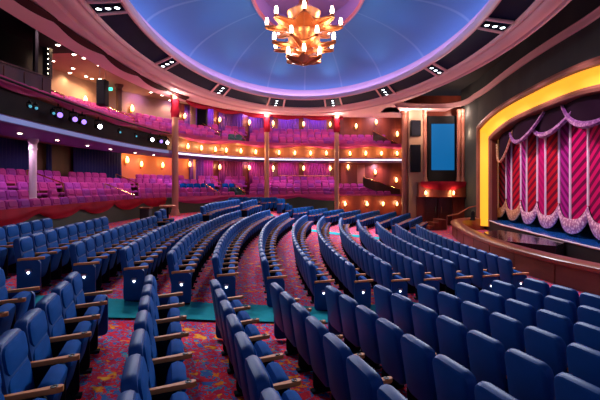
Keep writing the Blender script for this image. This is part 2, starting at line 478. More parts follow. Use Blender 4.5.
# far block
for k in range(-1, 11):
    x, y = THIRD[k]; n = 0
    for i in range(12):
        p = Vector((x + math.sin(A3) * PITCH * i, y + math.cos(A3) * PITCH * i, 0))
        if p.y > 28.9 or (k < 3 and i >= 4) or p.x > 7.3: break
        n += 1
        add_spot(p, A3, 'far', k, n, 1 if i == 0 else 0)

def seat_label(block, k, n):
    r = ordinal(11 - k)
    if block == 'front': return f'blue seat before the teal runner, {ordinal(10 - k)} row from the pit, {ordinal(n)} from the runner'
    if block == 'middle': return f'blue seat between the teal runners, {r} row from the stage, {ordinal(n)} from the aisle'
    return f'blue seat beyond both teal runners, {r} row from the stage, {ordinal(n)} from its aisle end'
POSTS = [(-7.15, 22.9), (-2.42, 29.15), (2.70, 29.4), (7.35, 28.0), (-6.55, 17.0), (-6.35, 19.2)]
spots = [q for q in spots if all(math.hypot(q[0] - a, q[1] - b) > .62 for a, b in POSTS)]
spots.sort(key=lambda s: math.hypot(s[0], s[1]))
def seat_rot(phi): return -phi   # local +Y faces (cos phi, -sin phi)
protos = {}
rest = MB(); simple_cache = {}
for i, (X, Y, z, phi, block, k, n, end) in enumerate(spots):
    rz = math.atan2(-math.cos(phi), -math.sin(phi))
    if i < 300:
        det = 2 if i < 70 else 1
        if i < 230:
            key = (end, det)
            if key not in protos: protos[key] = seat_proto(end, det); o = protos[key]
            else: o = copy_tree(protos[key])
        else:
            key = ('s', end)
            if key not in protos:
                protos[key] = simple_seat_mesh(end).build('theatre_seat', [M['blue'], M['blue_cloth'], M['arm'], M['dark']]); o = protos[key]
            else:
                o = protos[key].copy(); COL.objects.link(o)
        o.location = (X, Y, z); o.rotation_euler = (0, 0, rz)
        tag(o, seat_label(block, k, n), 'seat', SEATG)
    else:
        if end not in simple_cache: simple_cache[end] = simple_seat_mesh(end)
        s = simple_cache[end]
        T = Matrix.Translation((X, Y, z)) @ Matrix.Rotation(rz, 4, 'Z')
        o0 = len(rest.v)
        rest.v += [T @ v for v in s.v]; rest.f += [[a + o0 for a in f] for f in s.f]; rest.m += s.m
o = rest.build('distant_theatre_seats', [M['blue'], M['blue_cloth'], M['arm'], M['dark']])
tag(o, 'distant blue seats in the far ends of the rows below the box tier', 'seats', 'blue theatre seats', 'stuff')
print('blue seats', len(spots))

# ------------------------------------------------------------------ horseshoe curve of the tiers
FP = [(-8.1, 2.0), (-8.2, 5.0), (-8.4, 8.0), (-8.55, 11.4), (-8.6, 14.0), (-8.5, 18.5), (-7.9, 22.5), (-6.4, 25.9), (-4.5, 28.1), (-2.4, 29.5), (0.2, 30.1), (2.8, 30.3), (5.5, 30.4), (8.6, 30.5)]
def catmull(P, n=14):
    P = [Vector((*p, 0)) if len(p) == 2 else Vector(p) for p in P]
    P = [P[0] * 2 - P[1]] + P + [P[-1] * 2 - P[-2]]; out = []
    for i in range(1, len(P) - 2):
        a, b, c, d = P[i - 1:i + 3]
        for j in range(n):
            t = j / n
            out.append(.5 * ((2 * b) + (c - a) * t + (2 * a - 5 * b + 4 * c - d) * t * t + (3 * b - a - 3 * c + d) * t ** 3))
    out.append(P[-2]); return out
def resample(pts, step):
    L = [0]
    for a, b in zip(pts, pts[1:]): L.append(L[-1] + (b - a).length)
    n = max(int(L[-1] / step), 1); out = []; j = 0
    for i in range(n + 1):
        s = L[-1] * i / n
        while j < len(L) - 2 and L[j + 1] < s: j += 1
        t = (s - L[j]) / max(L[j + 1] - L[j], 1e-9); out.append(pts[j].lerp(pts[j + 1], min(t, 1)))
    return out
FC = resample(catmull(FP), .3)
def normals(P):
    N = []
    for i in range(len(P)):
        d = (P[min(i + 1, len(P) - 1)] - P[max(i - 1, 0)]).normalized(); N.append(Vector((-d.y, d.x, 0)))
    return N
FN = normals(FC)
def off(d, z): return [Vector((p.x + n.x * d, p.y + n.y * d, z)) for p, n in zip(FC, FN)]
def fpoint(px):
    """index on the front curve that the photograph shows at column px"""
    return min(range(len(FC)), key=lambda i: abs(300 + F * FC[i].x / max(FC[i].y, .1) - px))
def strip(prof, mats, name, close=False, i0=0, i1=None, matidx=None):
    """sweep (d, z) profile along the horseshoe"""
    g = MB(); i1 = len(FC) if i1 is None else i1
    L = [off(d, z)[i0:i1] for d, z in prof]
    for j in range(len(L) - 1):
        if matidx: g.cur = matidx[j]
        g.grid([L[j], L[j + 1]])
    if close:
        g.cur = matidx[0] if matidx else 0
        for e in (0, -1): g._add([l[e] for l in L], [tuple(range(len(L)))])
    return g.build(name, mats)

WD = 5.1        # depth of the tiers to their back walls
NR = 5; RP = .84
T0, TR = 1.32, .30        # lower tier first floor and riser
B0, BR = 5.26, .335        # balcony
TZ = 2.02                 # lower parapet top

# lower tier: parapet and stepped floor
structure(strip([(0, -.3), (0, TZ - .06), (-.05, TZ - .04), (-.05, TZ), (.14, TZ), (.14, T0 - .05), (.14, -.3), (0, -.3)], M['greenwall'], 'wall_parapet', close=False))
prof = [(.14, T0)]
for r in range(NR):
    d = .3 + RP * (r + 1)
    prof += [(d, T0 + TR * r)]
    if r < NR - 1: prof += [(d, T0 + TR * (r + 1))]
prof += [(WD + .2, T0 + TR * (NR - 1))]
structure(strip(prof, M['tier_carpet'], 'floor_tier'))
# the balcony: lit lower band, wood fascia, rail, soffit
structure(strip([(2.1, 4.92), (2.1, 4.55), (0.02, 4.55), (-.04, 4.58), (-.04, 4.76), (.02, 4.80)], [mat('violet_soffit_paint', (.17, .10, .30), .6, spec=.2)], 'trim_soffit'))
strip_o = strip([(-.045, 4.60), (-.06, 4.62), (-.06, 4.68), (-.045, 4.70)], M['strip'], 'light_strip', i0=fpoint(172))
tag(strip_o, 'cool white light strip along the far balcony front below the sconces', 'light strip')
M['band_glow'] = mat('added_blue_band_glow', (.2, .3, .6), .5, emit=(.15, .25, .60), estr=.32)  # emission stands in for blue light falling on the balcony band
o = strip([(-.045, 4.585), (-.06, 4.60), (-.06, 4.74), (-.045, 4.755)], M['band_glow'], 'light_strip', i1=fpoint(171))
tag(o, 'soft blue band with added glow along the left balcony front under the stage lights', 'light strip')
structure(strip([(.02, 4.80), (.10, 4.82), (.10, 5.55), (.02, 5.58), (-.06, 5.60), (-.10, 5.66), (-.06, 5.72), (.02, 5.74), (.10, 5.74), (.16, 5.70), (.16, B0)],
                [M['fascia'], M['lipwood']], 'wall_fascia', matidx=[0, 0, 0, 1, 1, 1, 1, 1, 1, 1]))
prof = [(.16, B0)]
for r in range(NR):
    d = .3 + RP * (r + 1)
    prof += [(d, B0 + BR * r)]
    if r < NR - 1: prof += [(d, B0 + BR * (r + 1))]
prof += [(WD + .2, B0 + BR * (NR - 1))]
structure(strip(prof, M['tier_carpet'], 'floor_balcony'))
structure(strip([(2.1, 4.92), (WD + .2, 4.92)], M['rose'], 'ceiling_tier'))
CEIL = 9.02
def wp(px): 
    P = off(WD, 0); return min(range(len(P)), key=lambda i: abs(300 + F * P[i].x / max(P[i].y, .1) - px))
iN = wp(122); iO = wp(190); iU = wp(180)
structure(strip([(WD, T0), (WD, 4.95)], M['darkwood'], 'wall_left', i1=iN + 1))
structure(strip([(WD, T0), (WD, 4.95)], M['orangewall'], 'wall_niche', i0=iN, i1=iO + 1))
structure(strip([(WD, T0), (WD, 4.95)], M['redwood'], 'wall_back', i0=iO))
structure(strip([(WD, B0), (WD, CEIL)], M['tan'], 'wall_upper_left', i1=iU))
structure(strip([(WD, B0), (WD, CEIL)], M['redwood'], 'wall_upper_back', i0=iU - 1))
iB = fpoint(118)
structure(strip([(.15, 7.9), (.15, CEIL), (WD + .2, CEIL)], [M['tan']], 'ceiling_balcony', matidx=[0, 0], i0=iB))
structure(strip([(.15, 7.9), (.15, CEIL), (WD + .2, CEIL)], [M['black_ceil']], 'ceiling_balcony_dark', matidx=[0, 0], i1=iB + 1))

# red wood end walls that close the tiers near the screen
def wallbox(name, p0, p1, z0, z1, th, m):
    p0 = Vector((*p0, 0)); p1 = Vector((*p1, 0)); d = p1 - p0
    g = MB(); g.box(((p0.x + p1.x) / 2, (p0.y + p1.y) / 2, (z0 + z1) / 2), (d.length, th, z1 - z0), math.atan2(d.y, d.x))
    return structure(g.build(name, m, smooth=False))
wallbox('wall_red_lower', (3.4, 33.4), (8.6, 33.0), .8, 4.92, .12, M['redwood'])
wallbox('wall_red_upper', (3.4, 33.6), (8.6, 33.2), 5.2, CEIL, .12, M['redwood'])
wallbox('wall_under_tier', (2.9, 30.05), (8.6, 30.25), -.2, 1.94, .10, M['redwood'])

# ------------------------------------------------------------------ magenta seats
def mb_pback(g):
    T = Matrix.Translation((0, 0, .30)) @ Matrix.Rotation(math.radians(10), 4, 'X') @ Matrix.Translation((0, 0, .33))
    g.pillow(.53, .66, .10, [(-.06, .03), (-.03, 0), (.03, 0), (.06, .03)], T, 2)
    g.pillow(.44, .24, .07, [(.05, 0), (.085, .03)], T @ Matrix.Translation((0, 0, .18)), 2)
def mb_pcush(g):
    T = Matrix.Translation((0, .30, .43)) @ Matrix.Rotation(math.radians(90), 4, 'X')
    g.pillow(.50, .48, .08, [(-.07, .04), (-.03, 0), (.04, 0), (.07, .05)], T, 2)
def mb_pbase(g):
    g.box((.275, .17, .31), (.035, .36, .58)); g.box((0, .12, .2), (.5, .1, .40))
def pink_proto(m, parts):
    if parts:
        r = empty('box_seat')
        obs = [one('backrest', mb_pback, m, r), one('seat_cushion', mb_pcush, m, r), one('base', mb_pbase, M['redwood'], r)]
        register(r, obs); return r
    g = MB(); mb_pback(g); mb_pcush(g); g.cur = 1; mb_pbase(g); return g.build('box_seat', [m, M['redwood']])
pk = []
def tier_row(level, r, d, z):
    P = [Vector((p.x, p.y, z)) for p in off(d, z)]
    P = resample(P, .58); N = normals(P)
    n = 0
    for p, nn in zip(P, N):
        px = 300 + F * p.x / max(p.y, .1)
        if p.y < 5 or px < -25: continue
        if level == 'balcony' and r > 0 and p.y < 16.6 - .3 * r: continue
        if p.x > 7.2 or (r > 2 and p.x > 3.0): continue
        # aisles with steps
        if 218 < px < 224 or 244 < px < 250 or 133 < px < 138 or 60 < px < 66: continue
        n += 1
        pk.append((p, math.atan2(nn.x, -nn.y), level, r, n))
for r in range(NR):
    tier_row('box tier', r, .74 + RP * r, T0 + TR * r)
    tier_row('balcony', r, .74 + RP * r, B0 + BR * r)
TPOSTS = [(-8.3, 31.4), tuple(at(33, 172, 15.6)[:2]), tuple(at(193, 120, 30.5)[:2]), tuple(at(119, 95, 25.0)[:2])]
pk = [q for q in pk if all(math.hypot(q[0].x - a, q[0].y - b) > .66 for a, b in TPOSTS)]
pk.sort(key=lambda s: s[0].length * (1.25 if s[2] == 'balcony' else 1))
pp = {}; rest = [MB(), MB()]; sm = None
for i, (p, rz, level, r, n) in enumerate(pk):
    px_ = 300 + F * p.x / p.y
    m = M['violet'] if noise.noise(Vector((p.x * 1.3, p.y * 1.3, r * 3.1))) > .22 else M['pink']
    if level == 'box tier' and r == 2 and 178 < px_ < 236: m = M['blue_cloth']
    if (level == 'box tier' and r < 2 and 232 < px_ < 252) or (level == 'balcony' and r < 2 and 229 < px_ < 252): m = M['tealdark']
    if i < 300:
        key = (m.name, i < 110)
        if key not in pp: pp[key] = pink_proto(m, i < 110); o = pp[key]
        elif i < 110: o = copy_tree(pp[key])
        else: o = pp[key].copy(); COL.objects.link(o)
        o.location = p; o.rotation_euler = (0, 0, rz)
        c = {'violet_upholstery': 'violet', 'magenta_upholstery': 'magenta', 'blue_seat_cloth': 'dark blue'}.get(m.name, 'dark teal')
        tag(o, f'{c} upholstered seat in the {level}, {ORD[r]} row up, {ordinal(n)} from the left end', 'seat', f'{level} seats')
    else:
        if sm is None:
            g = MB(); mb_pback(g); mb_pcush(g); g.cur = 1; mb_pbase(g); sm = g
        R = rest[0]; T = Matrix.Translation(p) @ Matrix.Rotation(rz, 4, 'Z'); o0 = len(R.v)
        R.v += [T @ v for v in sm.v]; R.f += [[a + o0 for a in f] for f in sm.f]; R.m += [{'violet_upholstery': 2, 'blue_seat_cloth': 3, 'dark_teal_upholstery': 4}.get(m.name, 0) if q == 0 else 1 for q in sm.m]
o = rest[0].build('distant_box_seats', [M['pink'], M['redwood'], M['violet'], M['blue_cloth'], M['tealdark']])
tag(o, 'distant magenta seats across the far curve of both tiers', 'seats', 'distant tier seats', 'stuff')
print('pink seats', len(pk))

# ------------------------------------------------------------------ drapes along the rails
def swag_run(name, i0, i1, d, ztop, drop, per, m, label, cat='drape', thick=.06):
    """cloth hung over a rail in repeated swags, gathered at its ends"""
    g = MB(); P = off(d, ztop)[i0:i1]; N = FN[i0:i1]; top = []; rows_ = [[] for _ in range(7)]
    s = 0
    for i, (p, n) in enumerate(zip(P, N)):
        if i: s += (P[i] - P[i - 1]).length
        t = (s / per) % 1.0
        dr = drop * (.35 + .65 * math.sin(PI * t) ** .8)
        for k in range(7):
            f = k / 6
            bulge = thick * math.sin(PI * min(f * 1.1, 1)) + .025 * math.sin(9 * f + 6 * t)
            rows_[k].append(Vector((p.x - n.x * bulge, p.y - n.y * bulge, ztop - dr * f)))
    back = [Vector((p.x + n.x * .04, p.y + n.y * .04, ztop - .02)) for p, n in zip(P, N)]
    g.grid([back] + rows_)
    o = g.build(name, m); tag(o, label, cat); return o
swag_run('rail_drape', fpoint(-30), fpoint(168), -.07, TZ + .03, .50, 2.6, M['redcloth'], 'red swagged drape over the box tier rail left of the wooden column')
swag_run('rail_drape', fpoint(170), fpoint(404), -.07, TZ + .03, .48, 5.2, M['magcloth'], 'magenta drape bulging over the far box tier rail')
swag_run('rail_drape', fpoint(-30), fpoint(172), -.10, 5.86, .34, 3.2, M['magcloth'], 'magenta drape over the balcony rail above the stage lights')
swag_run('rail_drape', fpoint(176), fpoint(404), -.10, 5.88, .42, 5.2, M['magcloth'], 'magenta drape bulging over the far balcony rail above the sconces')
swag_run('ceiling_swag', fpoint(-60), fpoint(178), -.85, 7.97, .26, 3.1, M['maroon'], 'dark maroon cloth swag hung under the ring soffit at left', thick=.22)
swag_run('ceiling_swag', fpoint(180), fpoint(345), -.30, 7.92, .34, 2.4, M['redcloth'], 'thin red garland under the soffit between the columns', thick=.10)

# ------------------------------------------------------------------ dome, ring and soffit
DC = Vector((.31, 15.5, 0)); NE = 128
def ell(a, b, z): return [Vector((DC.x + a * math.cos(2 * PI * i / NE), DC.y + b * math.sin(2 * PI * i / NE), z)) for i in range(NE)]
g = MB(); R = []
for i in range(15):
    t = i / 14
    c_ = math.cos(t * PI / 2); a = 2.15 + 4.25 * c_; b = 4.2 + 7.2 * c_
    R.append([p - DC for p in ell(a, b, 8.72 + 1.38 * math.sin(t * PI / 2))])
g.grid(R, True)
structure(g.build('ceiling_dome', M['dome'], loc=DC))
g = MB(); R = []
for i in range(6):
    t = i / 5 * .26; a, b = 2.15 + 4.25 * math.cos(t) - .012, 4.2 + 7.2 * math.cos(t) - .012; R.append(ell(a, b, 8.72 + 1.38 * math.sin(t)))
g.grid(R, True); structure(g.build('trim_glow_band', mat('painted_lavender_cove_glow', (.25, .21, .38), .7)))  # cove glow on the lower dome put into a band of lavender colour
g = MB()
g.grid([ell(6.40, 11.40, 8.72), ell(6.40, 11.40, 8.58), ell(6.02, 10.98, 8.58), ell(6.02, 10.98, 8.62), ell(5.94, 10.90, 8.62), ell(5.94, 10.90, 8.50), ell(6.0, 10.97, 8.42), ell(6.10, 11.10, 8.42)], True)
structure(g.build('trim_1', M['lav']))
g = MB()
g.grid([ell(6.34, 11.34, 8.60), ell(6.26, 11.26, 8.60), ell(6.26, 11.26, 8.65), ell(6.34, 11.34, 8.65), ell(6.34, 11.34, 8.60)], True)
tag(g.build('cove_light', M['cove']), 'lavender light tube hidden in the cove around the dome rim', 'cove light')
g = MB(); g.grid([ell(6.04, 11.02, 8.47), ell(7.02, 12.80, 8.20)], True)
structure(g.build('ceiling_ring', M['navy']))
g = MB()
g.grid([ell(5.98, 10.96, 8.44), ell(6.05, 11.04, 8.38), ell(6.12, 11.12, 8.39), ell(6.14, 11.15, 8.46)], True)
structure(g.build('trim_2', M['cream']))
g = MB()
g.grid([ell(6.95, 12.68, 8.24), ell(6.97, 12.70, 8.12), ell(7.03, 12.78, 8.08), ell(7.10, 12.87, 8.10), ell(7.16, 12.95, 8.02), ell(7.36, 13.22, 7.94), ell(7.55, 13.45, 7.98), ell(7.62, 13.52, 7.90)], True)
structure(g.build('trim_3', M['cream']))
# soffit from the ring to the beam line over the tiers; on the stage side it stops at a curved edge
def ray_out(i):
    th = 2 * PI * i / NE; base = Vector((DC.x + 7.62 * math.cos(th), DC.y + 13.52 * math.sin(th), 0))
    d = (base - DC).normalized(); best = None
    P = off(.15, 0)
    for p, q in zip(P, P[1:]):
        e = q - p; den = d.x * e.y - d.y * e.x
        if abs(den) < 1e-9: continue
        w = p - DC; t = (w.x * e.y - w.y * e.x) / den; u = (w.x * d.y - w.y * d.x) / den
        if t > 0 and -.001 <= u <= 1.001 and (best is None or t < best): best = t
    r0 = (base - DC).length
    right = math.degrees(math.atan2(d.y, d.x))
    if -80 < right < 61: return DC + d * (r0 + .06 + .55 * max(0, right - 40) / 21), True
    if best is None: return (DC + d * ((30.7 - DC.y) / d.y) if d.y > .3 else DC + d * (r0 + 1.5)), False
    return DC + d * max(best, r0 + .05), False
g = MB(); inner = ell(7.62, 13.52, 7.90); outer = []; up = []
for i in range(NE):
    p, edge = ray_out(i); outer.append(Vector((p.x, p.y, 7.90))); up.append(Vector((p.x, p.y, 9.0)))
g.grid([inner, outer, up], True)
structure(g.build('ceiling_soffit', M['cream']))
# black void over the stage side and over the unseen rear
g = MB()
g.grid([[(-16, -3, 9.4), (16, -3, 9.4)], [(-16, 38, 9.4), (16, 38, 9.4)]])
# opening for the dome is above: use two pieces instead
g = MB(); big = []
for i in range(NE):
    th = 2 * PI * i / NE; c, s = math.cos(th), math.sin(th)
    k = min(16 / max(abs(c), 1e-6), 21 / max(abs(s), 1e-6)); big.append(Vector((DC.x + c * k, DC.y + s * k, 9.4)))
g.grid([ell(6.6, 11.7, 9.4), big], True)
structure(g.build('ceiling', M['black_ceil']))
# oculus
g = MB()
g.grid([ell(2.17, 4.22, 10.09), ell(2.17, 4.22, 10.9), ell(1.2, 2.2, 11.15), ell(.05, .05, 11.2)], True)
structure(g.build('ceiling_oculus', M['oculus']))
g = MB()
g.grid([ell(2.25, 4.30, 10.12), ell(2.23, 4.28, 10.02), ell(2.13, 4.18, 10.00), ell(2.09, 4.14, 10.10), ell(2.15, 4.2, 10.2)], True)
structure(g.build('trim_4', M['redrim']))

# light clusters in the ring
CL = [-8, 18, 43.5, 73, 107, 139, 167, 195]
def ring_pt(deg, t, dz=0):
    th = math.radians(deg); a = 6.10 + (6.90 - 6.10) * t; b = 11.1 + (12.58 - 11.1) * t
    return Vector((DC.x + a * math.cos(th), DC.y + b * math.sin(th), 8.45 - .23 * t + dz))
SPOTS = []
names = {-8: 'beside the proscenium, half out of view', 18: 'above the slate proscenium wall', 43.5: 'above the screen wall', 73: 'above the right far column',
         107: 'above the left far column', 139: 'left of the far columns', 167: 'above the wooden left column', 195: 'at the upper left corner'}
for deg in CL:
    w = 4.0 / (1 + .9 * abs(math.cos(math.radians(deg))) ** 2) * 1.25
    if abs(math.cos(math.radians(deg))) > .8: w *= .75
    r = empty('ring_light', ring_pt(deg, .5)); L = Vector(r.location)
    g = MB(); R0 = []
    for t in (.08, .95): R0.append([ring_pt(deg - w + 2 * w * k / 6, t, -.035) - L for k in range(7)])
    for t in (.95, .08): R0.append([ring_pt(deg - w + 2 * w * k / 6, t, -.02) - L for k in range(7)])
    g.grid(R0); g.build('panel', M['navy'], r)
    for sgn in (-1, 1):
        Q = [ring_pt(deg + sgn * w, t, -.06) - L for t in (0, .5, 1)]
        g = MB(); g.path(Q, .06, 6); g.build('frame', M['cream'], r)
    for t in (.2, .5, .8):
        p = ring_pt(deg, t, -.05) - L
        g = MB(); g.lathe([(.09, .02), (.11, 0), (.11, -.04), (.09, -.05)], p, 12); h = g.build('lamp', M['black'], r)
        g = MB(); g.lathe([(.001, -.045), (.085, -.048), (.07, -.06), (.001, -.065)], p, 12); g.build('lens', M['spotlens'], h)
    tag(r, 'panel of three lit lamps in the dome ring, ' + names[deg], 'ceiling light', 'ring light clusters')
    SPOTS.append(L)

# ------------------------------------------------------------------ chandelier
CHX, CHY = .15, 15.5
ch = empty('chandelier', (CHX, CHY, 7.4))
tag(ch, 'large copper tiered chandelier with lit candle glasses hanging from the dome', 'chandelier')
def star(g, R0, r1, z, n, rin, th=.05, tip=.12):
    """scalloped plate with n points whose tips lift"""
    N = n * 12; top = []; bot = []; mid = []; midb = []
    for i in range(N):
        a = 2 * PI * i / N; f = abs(math.cos(n * a / 2)) ** 3.5
        r = r1 + (R0 - r1) * f; zz = z + tip * f
        top.append((r * math.cos(a), r * math.sin(a), zz + th)); bot.append((r * math.cos(a), r * math.sin(a), zz))
        mid.append((rin * math.cos(a), rin * math.sin(a), z + th + .06)); midb.append((rin * math.cos(a), rin * math.sin(a), z - .10))
    g.grid([mid, top, bot, midb, mid], True)
def candle(R, a, z, par):
    x, y = R * math.cos(a), R * math.sin(a)
    g = MB(); g.lathe([(.02, -.08), (.04, -.05), (.025, 0), (.085, .02), (.085, .04), (.03, .04)], (x, y, z), 10); c = g.build('candle_cup', M['bronze'], par)
    g = MB(); g.lathe([(.045, .04), (.065, .09), (.075, .17), (.062, .27), (.05, .33), (.04, .32)], (x, y, z), 10); g.build('glass', M['glassglow'], c)
    return c
tiers = [('upper_tier', 1.50, 1.02, 1.40, 8, .58, PI / 8 * 0), ('middle_tier', 1.28, .86, .66, 8, .48, PI / 8), ('lower_tier', .76, .50, .16, 6, .20, PI / 6)]
for nm, R0, r1, z, n, rin, a0 in tiers:
    g = MB(); g.X = Matrix.Rotation(a0, 4, 'Z'); star(g, R0, r1, z, n, rin, .035, .05)
    for i in range(n * 2):
        a = PI * i / n; rr = R0 * (.97 if i % 2 == 0 else r1 / R0 * .97)
        g.path([(rin * math.cos(a), rin * math.sin(a), z - .10), (rr * .6 * math.cos(a), rr * .6 * math.sin(a), z - .07), (rr * math.cos(a), rr * math.sin(a), z + (.03 if i % 2 == 0 else -.02))], .022, 6)
    N = n * 12; ring = []
    for i in range(N + 1):
        a = 2 * PI * i / N; f = abs(math.cos(n * a / 2)) ** 3.5; r = r1 + (R0 - r1) * f; ring.append((r * math.cos(a), r * math.sin(a), z + .05 * f))
    g.path(ring, .03, 6)
    pt = g.build(nm, M['bronze'], ch)
    for i in range(n): candle(R0 - .07, a0 + 2 * PI * i / n, z + .09, ch)
g = MB(); g.lathe([(.56, .0), (.60, .06), (.54, .30), (.60, .40), (.66, .62), (.50, .70), (.20, .95), (.10, 1.6), (.07, 1.65)], (0, 0, 1.40), 20); g.build('drum', M['bronze'], ch)
g = MB(); g.lathe([(.50, .72), (.46, .45), (.36, .34), (.30, -.10), (.2, -.12)], (0, 0, .70), 18); g.build('core', M['bronze'], ch)
g = MB(); g.lathe([(.001, 0), (.03, .03), (.02, .07), (.06, .11), (.14, .17), (.15, .22), (.08, .25)], (0, 0, -.06), 14); g.build('finial', M['bronze'], ch)
g = MB(); g.tube((0, 0, 3.0), (0, 0, 3.75), .05); g.build('stem', M['bronze'], ch)
# inner drum glow lamps
g = MB(); g.lathe([(.10, .1), (.14, .2), (.10, .3)], (0, 0, 1.1), 10); g.build('bulb', M['glassglow'], ch)

# ------------------------------------------------------------------ columns
def column(x, y, z0, z1, r, m, label, name='column', teal=False):
    c = empty(name, (x, y, z0)); h = z1 - z0
    g = MB(); g.lathe([(r, .35), (r, h - .45)], n=18); g.build('shaft', m, c)
    g = MB(); g.lathe([(r * 1.5, 0), (r * 1.5, .12), (r * 1.2, .2), (r * 1.15, .32), (r, .35)], n=18); g.build('base', m, c)
    g = MB(); g.lathe([(r, h - .45), (r * 1.15, h - .42), (r * 1.15, h - .36), (r, h - .33), (r * 1.05, h - .2), (r * 1.5, h - .08), (r * 1.5, h)], n=18); g.build('capital', m, c)
    tag(c, label, 'column'); return c
column(-7.15, 22.9, floor_z(-7.15, 22.9), 7.9, .18, M['colwood'], 'slim wooden column rising through both tiers at left')
column(-2.42, 29.15, floor_z(-2.42, 29.15), 7.9, .17, M['colwood'], 'slim column left of the middle of the far tiers')
column(2.70, 29.4, floor_z(2.7, 29.4), 7.9, .17, M['colwood'], 'slim column right of the middle of the far tiers')
column(7.35, 28.0, 0, 7.9, .22, M['archtrim'], 'rosy column where the tiers end beside the two wall speakers')
p = at(33, 172, 15.6); column(p.x, p.y, T0 + TR * 2, 4.55, .13, M['whitecol'], 'pale round column among the left box seats')
p = at(195, 165, 32.0)
column(-8.3, 31.4, T0 + TR * 4 - .02, 4.92, .13, M['colwood'], 'thin wooden post at the rear of the far left box seats')
p = at(193, 120, 30.5)
column(p.x, p.y, B0 + BR * 3, CEIL, .2, M['tan'], 'tan post in the balcony beside the hanging black speaker')
p = at(119, 95, 25.0)
column(p.x, p.y, B0 + BR * 3, CEIL, .18, M['darkwood'], 'dark brown post in the left balcony between two sconces')
# red cloth knots on the column tops
for cx_, cy_, lab in ((-7.15, 22.9, 'red cloth knot tied on the top of the left wooden column'), (-2.42, 29.15, 'red cloth knot on the far column left of the middle'), (2.70, 29.4, 'red cloth knot on the far column right of the middle')):
    g = MB(); g.lathe([(.20, .1), (.26, 0), (.23, -.15), (.205, -.3), (.26, -.55), (.22, -.9), (.19, -.95)], (cx_, cy_, 7.55), 14, sy=.9)
    tag(g.build('cloth_knot', M['redcloth']), lab, 'drape')

# ------------------------------------------------------------------ wall sconces
LIGHTS = []
def sconce_mesh():
    r = empty('wall_sconce'); obs = []
    g = MB(); g.box((0, -.02, 0), (.16, .04, .42)); g.path([(0, -.02, -.08), (0, -.14, -.12), (0, -.15, -.02)], .018, 6)
    obs.append(g.build('bracket', M['brass'], r))
    g = MB(); g.lathe([(.06, -.02), (.12, .06), (.14, .20), (.12, .34), (.10, .36)], (0, -.16, 0), 12); s = g.build('shade', M['sconce'], r); obs.append(s)
    g = MB(); g.lathe([(.01, .30), (.05, .36), (.05, .44), (.01, .48)], (0, -.16, 0), 8); obs.append(g.build('bulb', M['sconce_core'], s))
    register(r, obs); return r
SP = None
def sconce(p, facing, label, group, power=5.0, scale=1.0):
    """facing: unit vector into the room"""
    global SP
    if SP is None: SP = sconce_mesh(); o = SP
    else: o = copy_tree(SP)
    o.location = p; o.rotation_euler = (0, 0, math.atan2(facing.x, -facing.y)); o.scale = (scale * .62,) * 3
    tag(o, label, 'sconce', group)
    LIGHTS.append((Vector(p) + facing * (.34 * scale) + Vector((0, 0, .22 * scale)), power))
for i, px in enumerate((188, 200.5, 214, 227.5, 242, 256, 278.7, 294, 310, 325, 350, 367, 383, 399)):
    j = fpoint(px); p = off(.10, 5.02)[j]
    place = (ORD[i] + ' to the right of the wooden column') if i < 6 else ((f'between the two far columns, {ORD[i - 6]} from the left') if i < 10 else f'right of the far columns, {ORD[i - 10]} from the left')
    sconce(p, -FN[j], 'lit sconce on the balcony front, ' + place, 'balcony front sconces', 9)
for i, px in enumerate((345, 367, 383, 397)):
    p = Vector(((px - 300) / F * 30.0, 30.03 + .035 * (i - 1), 1.2)); sconce(p, Vector((0, -1, 0)), f'lit sconce under the box tier, {ORD[i]} from the far column', 'sconces under the box tier', 9)
def back_sconce(px, z, d, label, group, power=8, sc_=1.0):
    P = off(d, z); j = min(range(len(P)), key=lambda i: abs(300 + F * P[i].x / max(P[i].y, .1) - px))
    sconce(P[j], -FN[j], label, group, power, sc_)
for px, lab in ((217, 'first from the hanging speaker'), (246, 'left of the first far column'), (274, 'just right of the first far column'), (302, 'midway between the far columns'), (330, 'just left of the second far column')):
    back_sconce(px, 7.92, WD - .2, 'lit sconce behind the balcony, ' + lab, 'upper wall sconces', 8, 1.25)
for px, z, lab in ((84, 7.60, 'beside the hanging black speaker'), (133, 7.75, 'right of the brown post')):
    back_sconce(px, z, WD - .05, 'lit sconce on the tan balcony wall ' + lab, 'upper wall sconces', 10, 1.4)
back_sconce(183, 7.9, WD - .05, 'lit sconce behind the balcony beside the tan post', 'upper wall sconces', 8, 1.2)
for px, z, lab in ((138, 4.05, 'first in the amber niche'), (159, 4.05, 'second in the amber niche'), (186.5, 4.2, 'last in the amber niche by the column')):
    back_sconce(px, z, WD - .05, 'lit sconce on the amber wall, ' + lab, 'lower wall sconces', 9, 1.2)
back_sconce(127, 4.25, WD - .05, 'lit sconce at the curtain end of the amber niche', 'lower wall sconces', 9, 1.4)
for px, lab in ((217, 'left of the stair rails'), (246, 'right of the stair rails'), (273, 'just right of the first far column'), (302, 'midway between the far columns'), (331, 'just left of the second far column')):
    back_sconce(px, 4.05, WD - .2, 'lit sconce behind the box tier, ' + lab, 'lower wall sconces', 8, 1.25)
for x, y, Y, lab in ((356, 125, 33.3, 'nearest the far column in the balcony'), (376, 121, 33.25, 'highest in the balcony'), (397, 133, 33.1, 'above the balcony handrail'),
                     (348, 166, 33.2, 'beside the column in the box tier'), (375, 171, 33.1, 'above the box tier handrail'), (396, 179, 33.0, 'lowest by the box tier steps')):
    sconce(at(x, y + 3, Y), Vector((0, -1, 0)), 'lit sconce on the red wood wall, ' + lab, 'red wall sconces', 9, 1.2)

